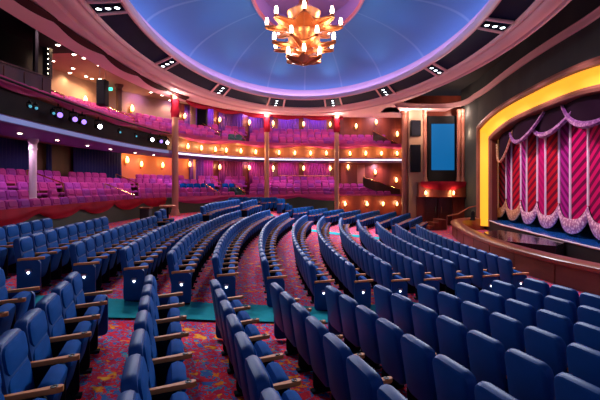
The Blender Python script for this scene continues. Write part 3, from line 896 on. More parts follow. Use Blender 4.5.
# ------------------------------------------------------------------ pleated curtains on the back walls
def pleats(i0, i1, d, z0, z1, m, label, name='wall_curtain', per=.22, amp=.05):
    P = resample(off(d, 0)[i0:i1 + 1], .055); N = normals(P); g = MB(); R = []
    for z in (z0, (z0 + z1) / 2, z1):
        row = []; s = 0
        for i, (p, n) in enumerate(zip(P, N)):
            a = amp * math.sin(2 * PI * i * .055 / per) * (1.0 if z < z1 else .7)
            row.append(Vector((p.x - n.x * a, p.y - n.y * a, z)))
        R.append(row)
    g.grid(R); Rb = [[v + Vector((0.0, 0.0, 0)) for v in r] for r in R]
    o = g.build(name, m); sd = o.modifiers.new('thickness', 'SOLIDIFY'); sd.thickness = .02
    tag(o, label, 'curtain', 'wall curtains'); return o
def ip(px, d):
    P = off(d, 0); return min(range(len(P)), key=lambda i: abs(300 + F * P[i].x / max(P[i].y, .1) - px))
dd_ = WD - .12
for x0, x1, m, lab in ((-30, 29, 'bluecurtain', 'blue pleated curtain behind the left box seats, left of the pale column'), (44, 53, 'bluecurtain', 'narrow blue pleated curtain just right of the pale column'),
                       (72, 121, 'bluecurtain', 'dark blue pleated curtain ending at the amber niche')):
    pleats(ip(x0, dd_), ip(x1, dd_), dd_, T0 + TR * 4, 4.9, M[lab and m], lab)
for x0, x1, m, lab in ((190, 204, 'purcurtain', 'violet pleated curtain behind the box tier right of the amber niche'), (205, 215, 'magcurtain', 'plum pleated curtain left of the stair rails sconce'), (219, 243, 'magcurtain', 'plum pleated curtain behind the box tier stair rails'),
                       (249, 271, 'magcurtain', 'plum pleated curtain behind the first far column'), (276, 300, 'magcurtain', 'plum pleated curtain behind the box tier, left half between the far columns'), (304, 329, 'magcurtain', 'plum pleated curtain behind the box tier, right half between the far columns')):
    pleats(ip(x0, dd_), ip(x1, dd_), dd_, T0 + TR * 4, 4.9, M[m], lab)
for x0, x1, m, lab in ((186, 214, 'purcurtain', 'violet curtain behind the balcony left of the first sconce'), (220, 243, 'purcurtain', 'violet curtain behind the balcony stair rails'), (249, 271, 'purcurtain', 'violet curtain behind the first far column in the balcony'),
                       (277, 299, 'purcurtain', 'violet balcony curtain, left half between the far columns'), (305, 327, 'purcurtain', 'violet balcony curtain, right half between the far columns')):
    pleats(ip(x0, dd_), ip(x1, dd_), dd_, B0 + BR * 4, 8.9, M[m], lab)

# ------------------------------------------------------------------ lights, speakers, rails around the tiers
def stage_light(px, z, d, lens, label, size=1.0):
    P = off(d, z); j = min(range(len(P)), key=lambda i: abs(300 + F * P[i].x / max(P[i].y, .1) - px)); p = P[j]
    r = empty('stage_light', p); n = -FN[j]; aim = (n * .5 + Vector((.45, -.75, -.15))).normalized()
    rot = aim.to_track_quat('Z', 'Y').to_matrix().to_4x4(); s = size
    g = MB(); g.X = rot; g.lathe([(.07 * s, -.30 * s), (.13 * s, -.22 * s), (.15 * s, 0), (.17 * s, .16 * s), (.18 * s, .20 * s), (.15 * s, .20 * s)], n=14); g.build('body', M['black'], r)
    g = MB(); g.X = rot; g.lathe([(.001, .215 * s), (.10 * s, .205 * s), (.15 * s, .19 * s), (.15 * s, .18 * s)], n=14); g.build('lens', M[lens], r)
    g = MB(); g.box((0, 0, .30 * s), (.30 * s, .05, .04)); g.box((-.16 * s, 0, .15 * s), (.03, .05, .32 * s)); g.box((.16 * s, 0, .15 * s), (.03, .05, .32 * s)); g.tube((0, 0, .30 * s), (0, 0, .48 * s), .025); g.build('yoke', M['black'], r)
    tag(r, label, 'stage light', 'stage lights on the balcony front')
for px, lens, lab in ((28, 'cyanlens', 'cyan-lit stage light at the left end'), (37, 'cyanlens', 'cyan-lit stage light, second from the left end'), (50, 'cyanlens', 'cyan-lit stage light left of the violet ones'),
                      (59, 'violetlens', 'violet stage light, first of the four'), (71, 'violetlens', 'violet stage light, second of the four'), (83, 'violetlens', 'violet stage light, third of the four'),
                      (99, 'whitelens', 'white-lit stage light at the end of the violet ones'), (118, 'cyanlens', 'dim cyan stage light in the middle of the gap'), (135, 'cyanlens', 'dim cyan stage light before the last trio'),
                      (151, 'whitelens', 'white stage light, first of the last trio'), (160, 'violetlens', 'violet stage light, middle of the last trio'), (166.5, 'whitelens', 'white stage light beside the wooden column')):
    stage_light(px, 5.15, -.32, lens, lab + ' on the balcony front', .40 if lens == 'cyanlens' else .80)
# dark pipe the lights hang from and dark backing
j0, j1 = ip(-40, -.3), ip(172, -.3)
g = MB(); g.path(off(-.32, 5.70)[j0:j1], .035, 6); o = g.build('lighting_pipe', M['black']); tag(o, 'long black pipe carrying the stage lights along the left balcony front', 'pipe')
j1 = ip(171, .05)
g = MB(); P0, P1, P2, P3 = off(.04, 4.83), off(.04, 5.55), off(.08, 5.55), off(.08, 4.83)
g.grid([P0[:j1], P1[:j1], P2[:j1], P3[:j1], P0[:j1]]); o = g.build('backing_cloth', M['black_ceil']); tag(o, 'black cloth behind the stage lights on the left balcony front', 'cloth')

def downlight(p, label, group, lens='downlens', r=.09):
    o = empty('downlight', p)
    g = MB(); g.lathe([(r * 1.4, 0), (r * 1.4, -.02), (r, -.03), (r, 0)], n=12); g.build('trim_ring', M['steel'], o)
    g = MB(); g.lathe([(.001, -.02), (r, -.022), (r * .8, -.04), (.001, -.045)], n=12); g.build('lens', M[lens], o)
    tag(o, label, 'downlight', group)
DL = []
for i, (x, y) in enumerate(((58, 44.5), (74, 54), (84, 57.6), (99, 65), (111, 70))):
    p = onz(x, y, CEIL - .005); downlight(p, f'lit downlight in the left balcony ceiling, outer line, {ORD[i]} from the left', 'balcony downlights'); DL.append(p)
for i, (x, y) in enumerate(((53, 60.5), (73, 68), (70, 72.5), (86, 76), (92, 78.3), (100, 78.6))):
    p = onz(x, y, CEIL - .005); downlight(p, f'lit downlight in the left balcony ceiling, inner line, {ORD[i]} from the left', 'balcony downlights'); DL.append(p)
for i, (x, y) in enumerate(((151, 92), (162, 95), (170, 100))):
    p = onz(x, y, CEIL - .005)
    downlight(p, f'lit downlight over the balcony near the wooden column, {ORD[i]} from the left', 'balcony downlights'); DL.append(p)
SD = []
for i, (px) in enumerate((21, 56, 87, 112, 134, 154)):
    P = off(1.0, 4.545); j = min(range(len(P)), key=lambda q: abs(300 + F * P[q].x / max(P[q].y, .1) - px))
    downlight(P[j], f'lit downlight under the balcony at left, {ORD[i]} from the left', 'soffit downlights', 'downlens', .07); SD.append(P[j])
for i, (x, y, lab) in enumerate(((21, 25, 'above the left side box'), (35, 57, 'low over the left side box'))):
    pass

def speaker(x0, y0, x1, y1, Y, depth, label, hang=True):
    a = at(x0, y1, Y); b = at(x1, y0, Y); w, h = b.x - a.x, b.z - a.z
    r = empty('speaker', ((a.x + b.x) / 2, Y, a.z))
    g = MB(); g.pillow(w, h, .03, [(0, .02), (.03, 0), (depth, 0)], Matrix.Translation((0, 0, h / 2))); g.build('cabinet', M['black'], r)
    g = MB(); g.pillow(w * .88, h * .92, .03, [(-.02, .01), (.0, 0)], Matrix.Translation((0, 0, h / 2))); g.build('grille', M['dark'], r)
    if hang:
        g = MB()
        for s in (-1, 1): g.tube((s * w * .3, depth / 2, h), (s * w * .3, depth / 2, CEIL - a.z), .015, n=6)
        g.build('hanger', M['steel'], r)
    tag(r, label, 'speaker')
speaker(96, 79, 105, 105, 20.5, .4, 'tall black speaker hanging over the left balcony')
speaker(197, 106, 206, 125, 30.5, .5, 'tall black speaker hanging over the far balcony beside the tan post')
# green sign
p = at(109, 89, 24.8); g = MB(); g.pillow(.42, .2, .02, [(-.04, .01), (-.03, 0), (.03, 0)]); o = g.build('exit_sign', M['green'], loc=p)
tag(o, 'small green lit sign hanging in the left balcony', 'sign')
g = MB(); g.tube(p + Vector((0, 0, .1)), (p.x, p.y, CEIL), .012, n=6); h = g.build('sign_rod', M['steel']); h.parent = o; h.matrix_parent_inverse = Matrix.Translation(-p)

# string of small lights on a dark post at the left
p0 = at(47.5, 48, 17.5); p1 = at(47.5, 77, 17.5)
r = empty('light_post', (p1.x, p1.y, p1.z)); g = MB(); g.box((0, 0, (p0.z - p1.z) / 2), (.30, .2, p0.z - p1.z)); g.build('post', M['black'], r)
for k in range(6):
    g = MB(); g.lathe([(.001, -.02), (.02, 0), (.001, .02)], (.1, -.115, .12 + (p0.z - p1.z - .2) * k / 5), 8); g.build('bulb', M['downlens'], r)
tag(r, 'dark upright post with a string of small bulbs at left', 'light post')
# dark side box at the far left of the balcony
a, b = at(-60, 60, 11.6), at(50, 78, 15.6)
g = MB(); d = Vector((b.x - a.x, b.y - a.y, 0)); rz_ = math.atan2(d.y, d.x); g.box(((a.x + b.x) / 2, (a.y + b.y) / 2, 6.18), (d.length, .12, 1.36), rz_)
g.box(((a.x + b.x) / 2, (a.y + b.y) / 2, 6.90), (d.length, .2, .06), rz_)
for k in range(5):
    q_ = a.lerp(b, (k + .5) / 5); g.box((q_.x + .07, q_.y - .03, 6.2), (.05, .03, 1.2), rz_)
structure(g.build('wall_side_box', M['darkwood'], smooth=False))
g = MB(); g.box(((a.x + b.x) / 2 - 2.2, (a.y + b.y) / 2 + 1.0, 7.2), (d.length + 4.0, .1, 3.6), rz_); g.box((b.x - .9, b.y + .5, 7.6), (2.0, .1, 2.8), 2.2)
structure(g.build('wall_side_box_back', M['black_ceil'], smooth=False))

# handrails
def handrail(pts, label, post=True, r=.03, h=.9, m='brass'):
    pts = [Vector(p) for p in pts]; o = empty('handrail', pts[0] - Vector((0, 0, h))); L = Vector(o.location)
    g = MB(); g.path([p - L for p in pts], r, 8); g.build('rail', M[m], o)
    for p in (pts[0], pts[-1]) if post else ():
        g = MB(); g.tube(p - L, p - L - Vector((0, 0, h)), r * .8, n=8); g.build('post', M[m], o)
    tag(o, label, 'handrail', 'handrails'); return o
def tier_rail(px, level, r0, r1, label):
    z0, rr = (T0, TR) if level == 'box' else (B0, BR); pts = []
    for r in (r0, r1):
        P = off(.45 + RP * r, z0 + rr * r + .9); j = min(range(len(P)), key=lambda q: abs(300 + F * P[q].x / max(P[q].y, .1) - px)) if r == r0 else j
        pts.append(P[j])
    handrail(pts, label)
tier_rail(63, 'box', 2, 4, 'brass handrail on the left box tier steps near the pale column')
tier_rail(135, 'box', 0, 2, 'brass handrail on the box tier steps below the amber niche')
tier_rail(137, 'box', 2, 4, 'brass handrail at the upper steps below the amber niche')
tier_rail(219, 'box', 0, 2, 'brass handrail on the far box tier steps, first from the wooden column')
tier_rail(223, 'box', 2, 4, 'brass handrail high on the far box tier steps')
tier_rail(247, 'box', 0, 2, 'brass handrail on the box tier steps beside the first far column')
for px, a_, b_, lab in ((63, 1, 3, 'brass handrail in the left balcony left of the hanging speaker'), (135, 1, 3, 'brass handrail in the left balcony beside the brown post'), (221, 1, 4, 'brass handrail on the far balcony steps, nearest the tan post'), (245, 0, 2, 'brass handrail on the far balcony steps, nearest the first far column')):
    tier_rail(px, 'balcony', a_, b_, lab)
# long wooden rail behind the box seats
P = off(RP * 4 + 1.25, 3.55); q0, q1 = ip(278, 4.6), ip(336, 4.6)
g = MB(); g.path(P[q0:q1], .05, 8); r = g.build('bar_rail', M['colwood'])
tag(r, 'long brass-topped wooden rail behind the far box seats between the columns', 'rail')
g = MB()
for q in (q0 + 1, (q0 + q1) // 2, q1 - 2): g.tube(P[q], Vector((P[q].x, P[q].y, T0 + TR * 4)), .035, n=8)
h = g.build('posts', M['darkwood']); h.name = 'rail_support'; h.parent = r
# stepped handrails with dark panels on the right
for (xa, ya, xb, yb, Y, lab) in ((363, 177, 400, 190, 31.6, 'sloping dark panelled handrail down the box tier steps by the screen wall'), (373, 131, 403, 147, 31.6, 'sloping dark panelled handrail down the balcony steps by the screen wall')):
    A, B = at(xa, ya, Y), at(xb, yb, Y); o = empty('stair_rail', A); g = MB()
    g.path([Vector((0, 0, 0)), B - A], .05, 8); g.build('rail', M['brass'], o)
    g = MB(); v = B - A; g._add([(0, 0, -.03), (v.x, 0, v.z - .03), (v.x, 0, v.z - .75), (0, 0, -.75), (0, .06, -.03), (v.x, .06, v.z - .03), (v.x, .06, v.z - .75), (0, .06, -.75)], [(0, 1, 2, 3), (7, 6, 5, 4), (0, 4, 5, 1), (3, 2, 6, 7), (0, 3, 7, 4), (1, 5, 6, 2)])
    g.build('panel', M['darkwood'], o, False); tag(o, lab, 'handrail')
# wood door in the red wall
p = at(361, 184, 33.1); r = empty('wall_door', p); structure(r)
g = MB(); g.box((0, 0, .75), (.62, .06, 1.7)); g.build('leaf', M['archtrim'], r, False)

# ------------------------------------------------------------------ screen wall
SY = 27.6
def sx(x, Y=SY): return (x - 300) / F * Y
def sz(y, Y=SY): return CZ + (HOR - y) / F * Y
wallbox('wall_screen', (sx(408), SY + .6), (sx(466), SY + .6), -.1, CEIL, .2, M['redwood'])
wallbox('wall_pilaster', (sx(409), SY + .2), (sx(423), SY + .2), -.1, 8.0, .5, M['tan'])
r = empty('video_screen', (sx(443), SY + .3, sz(182)))
g = MB(); w = sx(457) - sx(428.5); h = sz(115.5) - sz(182); g.box((0, 0, h / 2), (w, .25, h)); g.build('frame', M['black'], r, False)
g = MB(); w2 = sx(455.5) - sx(432.5); z0, z1 = sz(170) - sz(182), sz(123.5) - sz(182); g.box((.05, -.135, (z0 + z1) / 2), (w2, .02, z1 - z0)); g.build('picture', M['screen'], r, False)
tag(r, 'tall video screen showing plain blue, above the wooden doors', 'screen')
for x0, x1, y0, y1, lab in ((411, 421, 120, 136, 'upper black speaker on the tan pilaster'), (411, 421, 144.5, 172, 'lower and taller black speaker on the tan pilaster')):
    speaker(x0, y0, x1, y1, SY - .3, .3, lab, hang=False)
for x, lab in ((424.5, 'slim rosy column left of the video screen'), (458.5, 'slim rosy column right of the video screen'), (462.5, 'outer rosy column beside the slate wall')):
    column(sx(x), SY - .05 if x > 430 else SY - .1, sz(182), 7.95, .13, M['archtrim'], lab)
# box under the screen with red drape, sconces, doors
r = empty('screen_box', (sx(440), SY - .1, sz(197.5))); h = sz(182) - sz(197.5); w = sx(463) - sx(417)
g = MB()
R = []
for z_, e in ((0, 0), (.06, .04), (.12, 0), (h - .14, 0), (h - .06, .06), (h, .06)):
    ring = []
    for k in range(13):
        t = k / 12; x = (t - .5) * (w + 2 * e); y = -.35 - .45 * math.sin(PI * t) - e; ring.append((x, y, z_))
    ring += [((.5) * (w + 2 * e), .55, z_), (-(.5) * (w + 2 * e), .55, z_)]; R.append(ring)
g.rings(R); g.build('body', M['redwood'], r); tag(r, 'bowed red wood box front under the video screen', 'box front')
g = MB(); R = []
for f in range(6):
    row = []
    for k in range(25):
        t = .04 + .92 * k / 24; x = (t - .5) * (w + .15); y = -.43 - .47 * math.sin(PI * t) - .04 * math.sin(PI * f / 5) - .02 * math.sin(20 * t)
        dr = .22 + .38 * math.sin(PI * t) ** .7
        row.append(Vector((x, y, h + .03 - dr * f / 5)))
    R.append(row)
g.grid([[Vector((v.x, v.y + .12, v.z)) for v in R[0]]] + R); o = g.build('rail_drape', M['redcloth'], loc=r.location); tag(o, 'red cloth draped over the wood box below the video screen', 'drape')
for x, lab in ((422.5, 'left'), (448.5, 'right')):
    sconce(Vector((sx(x), SY - .1 - .35 - .45 * math.sin(PI * ((sx(x) - sx(440)) / w + .5)), sz(194.5))), Vector((0, -1, 0)), f'lit sconce on the wood box over the {lab} side of the doors', 'box front sconces', 9, .9)
for x0, x1, lab in ((424, 437.5, 'left'), (438, 452, 'right')):
    r = structure(empty('door_' + ('1' if lab == 'left' else '2'), (sx((x0 + x1) / 2), SY - .0, 0)))
    g = MB(); w_ = sx(x1) - sx(x0); g.box((0, 0, .97), (w_ - .03, .07, 1.94)); g.box((0, -.045, 1.4), (w_ * .62, .02, .75)); g.box((0, -.045, .5), (w_ * .62, .02, .7)); g.build('leaf', M['darkwood'], r, False)
    g = MB(); g.tube(((.3 if lab == 'left' else -.3), -.10, .85), ((.3 if lab == 'left' else -.3), -.10, 1.25), .025, n=8); g.build('handle', M['brass'], r)
for x0, x1, nm in ((416, 424, 'wall_door_side'), (452, 464, 'wall_door_side_2')):
    wallbox(nm, (sx(x0), SY + .05), (sx(x1), SY + .05), -.05, 2.0, .3, M['redwood'])

# ------------------------------------------------------------------ proscenium wall and arch
def PX(Y, dep=0.0): return 7.85 + .134 * Y + dep
YC, HW, ZS = 17.85, 7.15, 6.2
def arch_curve(o, n=48):
    """opening outline shrunk by o: list of (Y, z) from far foot over the top to the near foot"""
    hw = HW - o; pts = [(YC + hw, .2), (YC + hw, 2.0), (YC + hw, 4.0)]
    for i in range(n + 1):
        s = 1 - 2 * i / n; pts.append((YC + hw * s, ZS - o + .62 * (1 - abs(s) ** 3)))
    return pts + [(YC - hw, 4.0), (YC - hw, 2.0), (YC - hw, .2)]
def arch_band(steps, m, name, extra=None):
    g = MB(); g.grid([[Vector((PX(Y, dep), Y, z)) for Y, z in arch_curve(o)] for o, dep in steps]); return g.build(name, m)
ar = empty('proscenium_arch', (PX(25), 25, .6)); tag(ar, 'proscenium arch with a glowing gold cove and rosy wood mouldings', 'arch')
inv = Matrix.Translation(ar.location).inverted()
for nm, m, st in (('outer_moulding', 'archtrim', [(-.22, .02), (-.22, -.10), (-.10, -.16), (0, -.10), (.02, .05)]), ('gold_cove', 'gold', [(.02, .05), (.18, .30), (.42, .48), (.52, .48)]),
                  ('inner_moulding', 'archtrim', [(.52, .50), (.50, .40), (.60, .36), (.70, .42), (.72, .55)]), ('reveal', 'redwood', [(.72, .55), (.74, .88)])):
    o = arch_band(st, M[m], nm); o.parent = ar; o.matrix_parent_inverse = inv
g = MB(); A = arch_curve(-.2); top = [Vector((PX(Y), Y, 9.4)) for Y, z in A]; low = [Vector((PX(Y), Y, z)) for Y, z in A]
g.grid([low, top])
g.grid([[Vector((PX(25.2), 25.2, -.1)), Vector((PX(25.2), 25.2, 9.4))], [Vector((sx(464), SY + .5, -.1)), Vector((sx(464), SY + .5, 9.4))]])
g.grid([[Vector((PX(10.5), 10.5, -.1)), Vector((PX(10.5), 10.5, 9.4))], [Vector((PX(3), 3, -.1)), Vector((PX(3), 3, 9.4))]])
structure(g.build('wall_proscenium', M['slate'], smooth=False))
# cornice
CP = [(5.7, 26.6), (6.2, 26.5), (6.8, 26.45), (8.0, 26.75), (9.0, 26.9), (10.0, 26.6), (10.75, 25.4), (10.80, 23.5), (10.58, 21.5), (10.26, 19.0), (9.90, 16.2), (9.5, 13), (9.05, 9.5), (8.6, 6)]
cc = resample(catmull(CP), .25); cn = normals(cc)
def cz(p): return .12 + .18 * math.sin(PI * min(max((25.5 - p.y) / 12, 0), 1)) - (.2 if p.y > 26 else .2 * max(0, (p.y - 25) / 1.0))
g = MB()
g.grid([[Vector((p.x + n.x * d, p.y + n.y * d, z + cz(p))) for p, n in zip(cc, cn)] for d, z in ((.16, 8.32), (.02, 8.30), (-.02, 8.25), (.02, 8.18), (.0, 8.08), (.02, 8.0), (.05, 7.98), (.16, 7.98))])
m_ = [i for i, p in enumerate(cc) if p.y > 26.2 and p.x < 10.6]
g.grid([[Vector((cc[i].x, cc[i].y, 7.98 + cz(cc[i]))) for i in m_], [Vector((cc[i].x, 28.4, 7.98 + cz(cc[i]))) for i in m_]])
structure(g.build('trim_5', M['cream']))

# ------------------------------------------------------------------ stage
ZST = .60
def CX(Y): return 9.15 + .134 * Y
g = MB()
e0 = [(PX(Y, -.35 + .35), Y) for Y in (26.0, 24, 22, 20, 18, 16, 14, 12, 10, 8, 6)]
edge = [(onz(500, 223, ZST).x, onz(500, 223, ZST).y)]
SE = [(11.9, 26.0), (11.45, 24.0), (11.0, 22.0), (10.75, 20.0), (10.5, 18.0), (10.3, 16), (10.15, 14), (10.05, 12), (9.95, 10), (9.85, 7)]
SEc = resample(catmull(SE), .4)
g.grid([[Vector((p.x, p.y, ZST)) for p in SEc], [Vector((16.5, p.y + .3, ZST)) for p in SEc]])
g.cur = 1; g.grid([[Vector((p.x, p.y, ZST)) for p in SEc], [Vector((p.x, p.y, -.5)) for p in SEc]])
structure(g.build('floor_stage', [M['stagefloor'], M['black_ceil']], smooth=False))
g = MB(); nn_ = normals(SEc)
g.grid([[Vector((p.x - n.x * a, p.y - n.y * a, z)) for p, n in zip(SEc, nn_)] for a, z in ((.02, ZST - .05), (.04, ZST - .01), (.02, ZST + .014), (-.05, ZST + .014))])
tag(g.build('stage_nosing', M['white']), 'thin white nosing along the stage front edge', 'trim')
g = MB(); g.grid([[(16.4, 4, -.1), (16.4, 4, 9.3)], [(16.4, 28, -.1), (16.4, 28, 9.3)]]); structure(g.build('wall_stage_back', M['black_ceil']))
g = MB(); g.grid([[(PX(25) + 1.0, 25.2, 0), (PX(25) + 1.0, 25.2, 9.3)], [(16.4, 27.5, 0), (16.4, 27.5, 9.3)]]); structure(g.build('wall_stage_side', M['black_ceil']))
# curved wooden pit wall
LP = [(11.3, 25.6), (10.0, 24.9), (8.8, 23.2), (8.0, 20.6), (7.35, 17.5), (7.02, 14.6), (7.05, 12.4), (7.45, 10.2), (8.2, 8.0), (9.6, 6.2)]
lc = resample(catmull(LP), .2); ln = normals(lc)
def lo(d, z): return [Vector((p.x + n.x * d, p.y + n.y * d, z)) for p, n in zip(lc, ln)]
sgn = 1 if ln[len(ln) // 2].x > 0 else -1    # towards the stage
g = MB(); g.grid([lo(.04 * sgn, -.2), lo(.04 * sgn, ZST - .10), lo(0, ZST - .06)])
for j in range(6, len(lc) - 1, 9):
    p = lc[j] + ln[j] * (.035 * sgn); d = lc[j + 1] - lc[j]; g.box((p.x, p.y, .18), (.03, .02, .72), math.atan2(d.y, d.x))
pit = g.build('wall_pit', M['pitwood'], smooth=False); structure(pit)
g = MB(); g.grid([lo(0, ZST - .07), lo(-.05 * sgn, ZST - .03), lo(-.05 * sgn, ZST + .05), lo(0, ZST + .09), lo(.5 * sgn, ZST + .09), lo(.56 * sgn, ZST + .05), lo(.56 * sgn, -.1)])
structure(g.build('trim_6', M['lipwood']))
# lowered glossy floor between pit lip and stage, raised lift platform
g = MB(); a_ = lo(.5 * sgn, ZST - .75)
b_ = [Vector((SEc[min(int(i * len(SEc) / len(a_)), len(SEc) - 1)].x, SEc[min(int(i * len(SEc) / len(a_)), len(SEc) - 1)].y, ZST - .75)) for i in range(len(a_))]
g.grid([a_, b_]); structure(g.build('floor_pit', M['pitfloor']))
q = [onz(484, 232, ZST - .06), onz(500, 230, ZST - .06), onz(566, 242, ZST - .06), onz(556, 246, ZST - .06), onz(498, 240.5, ZST - .06)]
g = MB(); g.rings([[v - Vector((0, 0, .69)) for v in q], q]); o = g.build('lift_platform', M['apron'], smooth=False)
tag(o, 'dark glossy platform standing in the orchestra pit', 'platform')
# curtain of scalloped panels
cur = empty('stage_curtain', (CX(17), 17, ZST)); tag(cur, 'magenta and red striped stage curtain of velvet panels with sequined scallops', 'curtain')
edges = [26.0, 23.9, 21.8, 19.85, 17.75, 15.55, 13.4, 11.3, 9.2]
pal = ['velvet_dark', 'velvet_dark', 'velvet_vio', 'velvet_red', 'velvet_vio', 'velvet_red', 'velvet_mag', 'velvet_red', 'velvet_vio', 'velvet_mag2', 'velvet_mag2', 'velvet_vio', 'velvet_mag', 'velvet_red', 'velvet_vio', 'velvet_red']
ZT = 6.55
Lc = Vector(cur.location)
for i in range(len(edges) - 1):
    ya, yb = edges[i], edges[i + 1]; ym = (ya + yb) / 2; hw = (ya - yb) / 2
    bulge = lambda Y: .10 * math.cos(PI / 2 * min(1, abs(Y - ym) / hw))
    zu = lambda Y: 1.32 + .62 * (abs(Y - ym) / hw) ** 3.2      # lower edge of the velvet
    zl = lambda Y: ZST + .13 + .66 * (abs(Y - ym) / hw) ** 2.6    # scallop hem
    for h_ in (0, 1):
        y0, y1 = (ya, ym) if h_ == 0 else (ym, yb); g = MB(); R = [[], [], [], []]
        for k in range(11):
            Y = y0 + (y1 - y0) * k / 10; x = CX(Y) - bulge(Y) - Lc.x
            R[0].append(Vector((x, Y - Lc.y, zu(Y) - Lc.z))); R[1].append(Vector((x, Y - Lc.y, 3 - Lc.z))); R[2].append(Vector((x, Y - Lc.y, ZT - Lc.z))); R[3].append(Vector((x + .06, Y - Lc.y, ZT - Lc.z)))
        g.grid(R); o = g.build('velvet_panel', M[pal[2 * i + h_]], cur)
    g = MB(); R = [[] for _ in range(5)]
    for k in range(21):
        Y = ya + (yb - ya) * k / 20
        for f in range(5):
            t = f / 4; z = zl(Y) + (zu(Y) + .02 - zl(Y)) * t
            R[f].append(Vector((CX(Y) - bulge(Y) - .05 - .06 * math.sin(PI * t) - Lc.x, Y - Lc.y, z - Lc.z)))
    g.grid(R); g.grid([[v + Vector((.05, 0, 0)) for v in R[0]], R[0]]); g.build('scalloped_hem', M['sequin_gold'] if i < 2 else M['sequin'], cur)
    g = MB()
    for Y in (ya, ym): g.path([Vector((CX(Y) - bulge(Y) - .03 - Lc.x, Y - Lc.y, z - Lc.z)) for z in (zu(Y), 3, ZT)], .048, 6)
    g.build('piping', M['silver'], cur)
# valance of dark cloth with sequined swags
va = empty('stage_valance', (CX(17) - .3, 17, 6.6)); tag(va, 'black valance with overlapping violet sequined swags at the top of the stage opening', 'valance')
Lv = Vector(va.location)
SW = [((24.4, 5.55), (23.3, 4.1), (21.9, 5.75), .14), ((22.1, 5.62), (20.4, 4.98), (18.1, 6.1), .24), ((19.6, 5.55), (17.6, 5.0), (15.4, 5.95), .28), ((16.6, 6.05), (14.9, 5.0), (13.2, 5.2), .28), ((14.2, 5.0), (12.6, 4.9), (10.8, 5.8), .26)]
g = MB()
for j, (a, b, c, w) in enumerate(SW):
    n = 20; R = [[], [], [], []]; B = [[], []]
    for k in range(n + 1):
        t = k / n; Y = (1 - t) ** 2 * a[0] + 2 * t * (1 - t) * b[0] + t * t * c[0]
        zz = (1 - t) ** 2 * a[1] + 2 * t * (1 - t) * (2 * b[1] - .5 * (a[1] + c[1])) + t * t * c[1]
        ww = w * (.55 + .45 * math.sin(PI * t)); x = CX(Y) - .42 - .10 * j % .2 - .25 * math.sin(PI * t)
        for q_, (dz, dx) in enumerate(((-ww / 2, .05), (-ww / 4, -.05), (ww / 4, -.05), (ww / 2, .05))): R[q_].append(Vector((x + dx, Y, zz + dz)) - Lv)
        B[0].append(Vector((x + .12, Y, zz + .03)) - Lv); B[1].append(Vector((x + .20, Y, 6.75)) - Lv)
    s = MB(); s.grid(R); s.build('swag', M['sequin_vio'] if j else M['sequin_gold'], va)
    g.grid(B)
g.build('backing', mat('black_purple_cloth', (.010, .002, .010), .9, spec=.1), va)
# small black monitor at the jamb
p = onz(491, 214, ZST + .09); p = Vector((PX(24.2) - .55, 24.4, ZST + .0))
r = empty('floor_monitor', p); g = MB(); g.lathe([(.16, 0), (.17, .05), (.13, .1), (.13, .38), (.12, .5), (.06, .58), (.01, .6)], n=14); g.build('body', M['black'], r); tag(r, 'small black round-topped monitor standing at the foot of the gold arch', 'speaker')
# steps and handrail up to the stage
st = empty('stage_steps', (8.5, 24.7, 0)); tag(st, 'short red carpeted steps up to the stage beside the doors', 'steps')
for k in range(3):
    g = MB(); g.box((-.25 + .28 * k, .55 - .02 * k, .10 + .10 * k), (.5, 1.1, .2 + .2 * k)); g.build('step', M['redwood'], st, False)
handrail([onz(447, 216, 1.0), at(458, 214, 24.8), at(469, 207.5, 25.2), at(479, 205.5, 25.3)], 'curved wooden handrail rising from the floor to the stage beside the doors', True, .035, .75, 'lipwood')

# small things by the box tier at the left
p = Vector((-6.55, 17.0, 0)); p.z = floor_z(p.x, p.y)
r = empty('podium', p); g = MB(); g.pillow(.4, .75, .03, [(-.18, .02), (-.16, 0), (.16, 0), (.18, .02)], Matrix.Translation((0, 0, .375))); g.build('body', M['slate'], r); g = MB(); g.box((0, 0, .78), (.46, .44, .05)); g.build('top', M['redwood'], r, False)
tag(r, 'small grey podium standing at the rear of the blue rows below the red drape', 'podium')
p = Vector((-6.35, 19.2, 0)); p.z = floor_z(p.x, p.y)
r = empty('round_table', p); g = MB(); g.lathe([(.36, .70), (.38, .72), (.38, .76), (.34, .78)], n=20); g.build('table_top', M['lipwood'], r); g = MB(); g.lathe([(.24, 0), (.22, .04), (.05, .08), (.05, .70)], n=14); g.build('pedestal', M['dark'], r)
tag(r, 'small round brown table behind the blue rows near the wooden column', 'table')

# ------------------------------------------------------------------ lighting
def pt(name, p, power, col, rad=.1):
    l = bpy.data.lights.new(name, 'POINT'); l.energy = power; l.color = col; l.shadow_soft_size = rad
    o = bpy.data.objects.new(name, l); o.location = p; COL.objects.link(o); return o
def spot(name, p, tgt, power, col, ang=60, blend=.6, rad=.15):
    l = bpy.data.lights.new(name, 'SPOT'); l.energy = power; l.color = col; l.spot_size = math.radians(ang); l.spot_blend = blend; l.shadow_soft_size = rad
    o = bpy.data.objects.new(name, l); o.location = p; o.rotation_euler = (Vector(tgt) - Vector(p)).to_track_quat('-Z', 'Y').to_euler(); COL.objects.link(o); return o
WARM = (1, .55, .22)
for p, w in LIGHTS: pt('sconce_lamp', p, w * 2.3, WARM, .06)
for i in range(6):
    a = PI / 3 * i; pt('chandelier_lamp', (CHX + 1.05 * math.cos(a), CHY + 1.05 * math.sin(a), 8.42), 20, (1, .68, .42), .10)
for i in range(4):
    a = PI / 2 * i + .4; pt('chandelier_lamp', (CHX + .85 * math.cos(a), CHY + .85 * math.sin(a), 7.80), 13, (1, .66, .4), .08)
for i in range(4):
    a = PI / 2 * i; pt('chandelier_lamp', (CHX + 1.1 * math.cos(a), CHY + 1.1 * math.sin(a), 9.25), 60, (1, .76, .6), .12)
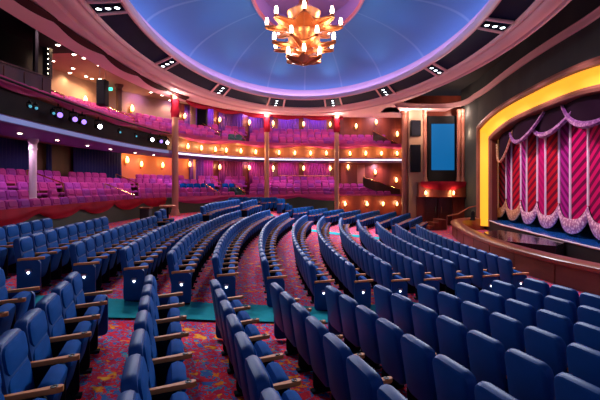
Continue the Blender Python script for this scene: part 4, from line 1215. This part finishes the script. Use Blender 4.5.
# ring lamps shining on the seats
TG = {-8: (4.5, 6, .5), 18: (1, 5, 1), 43.5: (3.5, 20, 0), 73: (2, 24, 0), 107: (-1, 15, 0), 139: (-2, 20, .5), 167: (-3, 9, 1), 195: (-1.5, 4, 1)}
PW = {-8: 2400, 18: 2400, 43.5: 1500, 73: 4600, 107: 3000, 139: 3800, 167: 1300, 195: 1000}
for deg, L in zip(CL, SPOTS):
    spot('ring_lamp', L + Vector((0, 0, -.25)), TG[deg], PW[deg], (.80, .86, 1), 80, .8, .25)
for p in DL: spot('balcony_downlight_lamp', p + Vector((0, 0, -.08)), p + Vector((0, 0, -3)), 120, (1, .60, .34), 150, .8, .08)
for p in SD: spot('soffit_downlight_lamp', p + Vector((0, 0, -.08)), p + Vector((-.8, 0, -3)), 50, (1, .5, .8), 130, .8, .08)
# magenta wash from lamps under the balcony soffit and the balcony ceiling
for j in range(8, len(FC), 12):
    p = off(1.9, 4.40)[j]; q = off(3.0, 1.5)[j]; far_ = 1.7 if p.y > 25 else 1.0
    if p.y > 8 and p.x < 7.5: spot('tier_wash_lamp', p, q, 105 * far_, (1, .55, .84), 150, .7, .15)
    p = off(.9, 8.75)[j]; q = off(2.2, 6.0)[j]
    if p.y > 8 and p.x < 7.5: spot('balcony_wash_lamp', p, q, 140 * far_, (1, .58, .76), 140, .7, .15)
# stage wash from behind the arch header
for Y, c in ((23, (1, .75, .80)), (20, (1, .66, .80)), (17, (1, .66, .84)), (14, (1, .70, .88))):
    spot('stage_wash_lamp', (PX(Y) - 2.2, Y - .5, 7.7), (CX(Y), Y, 2.2), 760, c, 80, .8, .2)
# blue lamps in the cove, shining across the dome, and an added violet fill in the oculus
for i in range(12):
    th = 2 * PI * (i + .5) / 12; c, q = math.cos(th), math.sin(th)
    spot('dome_blue_lamp', (DC.x + 6.1 * c, DC.y + 11.0 * q, 8.68), (DC.x - 4.0 * c, DC.y - 7.2 * q, 9.6), 260, (.10, .48, 1), 80, .9, .15)
pt('oculus_fill_light', (DC.x, DC.y + 1.2, 10.6), 60, (.75, .5, 1), .2)
# glow at the column tops
for x, y in ((-7.0, 22.4), (-2.4, 28.7), (2.7, 28.9), (7.3, 27.2), (sx(424.5), 27.0), (sx(459), 27.0)):
    pt('column_top_lamp', (x, y, 7.62), 70, (1, .66, .54), .06)
for x, z, pw in ((sx(416), 6.6, 60), (sx(425), 6.2, 40), (sx(460), 6.2, 40), (sx(440), 3.4, 15)):  # added fill with no fixtures, brightens the pilaster and rosy columns
    pt('screen_wall_fill', (x, 26.6, z), pw, (1, .62, .45), .1)
# added rose fill by the balcony rail, without fixtures, brightening the soffit
for j in range(6, len(FC), 9):
    p = off(-.35, 6.05)[j]
    if p.y > 5 and p.x < 8: spot('soffit_fill_light', p, p + Vector((-FN[j].x * .8, -FN[j].y * .8, 2)), 14 if p.y < 21 else 40, (1, .62, .64), 150, .9, .1)
for x, y in ((8.5, 21), (8.8, 17), (8.6, 13)):  # same added fill for the stage side of the soffit
    spot('soffit_fill_light', (x + .7, y, 6.4), (x - 1.0, y, 8.2), 70, (1, .55, .60), 120, .9, .1)
# added violet and plum fill brightening the curtains behind both tiers
for j in range(fpoint(190), fpoint(338), 7):
    p = off(WD - 1.1, 8.9)[j]; q = off(WD - .1, 8.0)[j]; spot('violet_fill_light', p, q, 90, (.55, .25, 1), 130, .8, .1)
    p = off(WD - 1.0, 4.7)[j]; q = off(WD - .1, 3.6)[j]; spot('plum_fill_light', p, q, 38, (1, .25, .75), 130, .8, .1)
w = bpy.data.worlds.new('room_ambience'); sc.world = w; w.use_nodes = True
w.node_tree.nodes['Background'].inputs[0].default_value = (.40, .44, .72, 1); w.node_tree.nodes['Background'].inputs[1].default_value = .42

# ------------------------------------------------------------------ camera and view
cam = bpy.data.cameras.new('camera'); co = bpy.data.objects.new('camera', cam); COL.objects.link(co)
co.location = (0, 0, CZ); co.rotation_euler = (PI / 2, 0, 0)
cam.sensor_width = 36; cam.lens = 24; cam.shift_y = -15 / 600; cam.clip_start = .05
sc.camera = co
vs = sc.view_settings; vs.view_transform = 'Standard'; vs.look = 'None'; vs.gamma = 1; vs.use_curve_mapping = False; vs.exposure = 0.22
sc.cycles.max_bounces = 6; sc.cycles.sample_clamp_indirect = 4
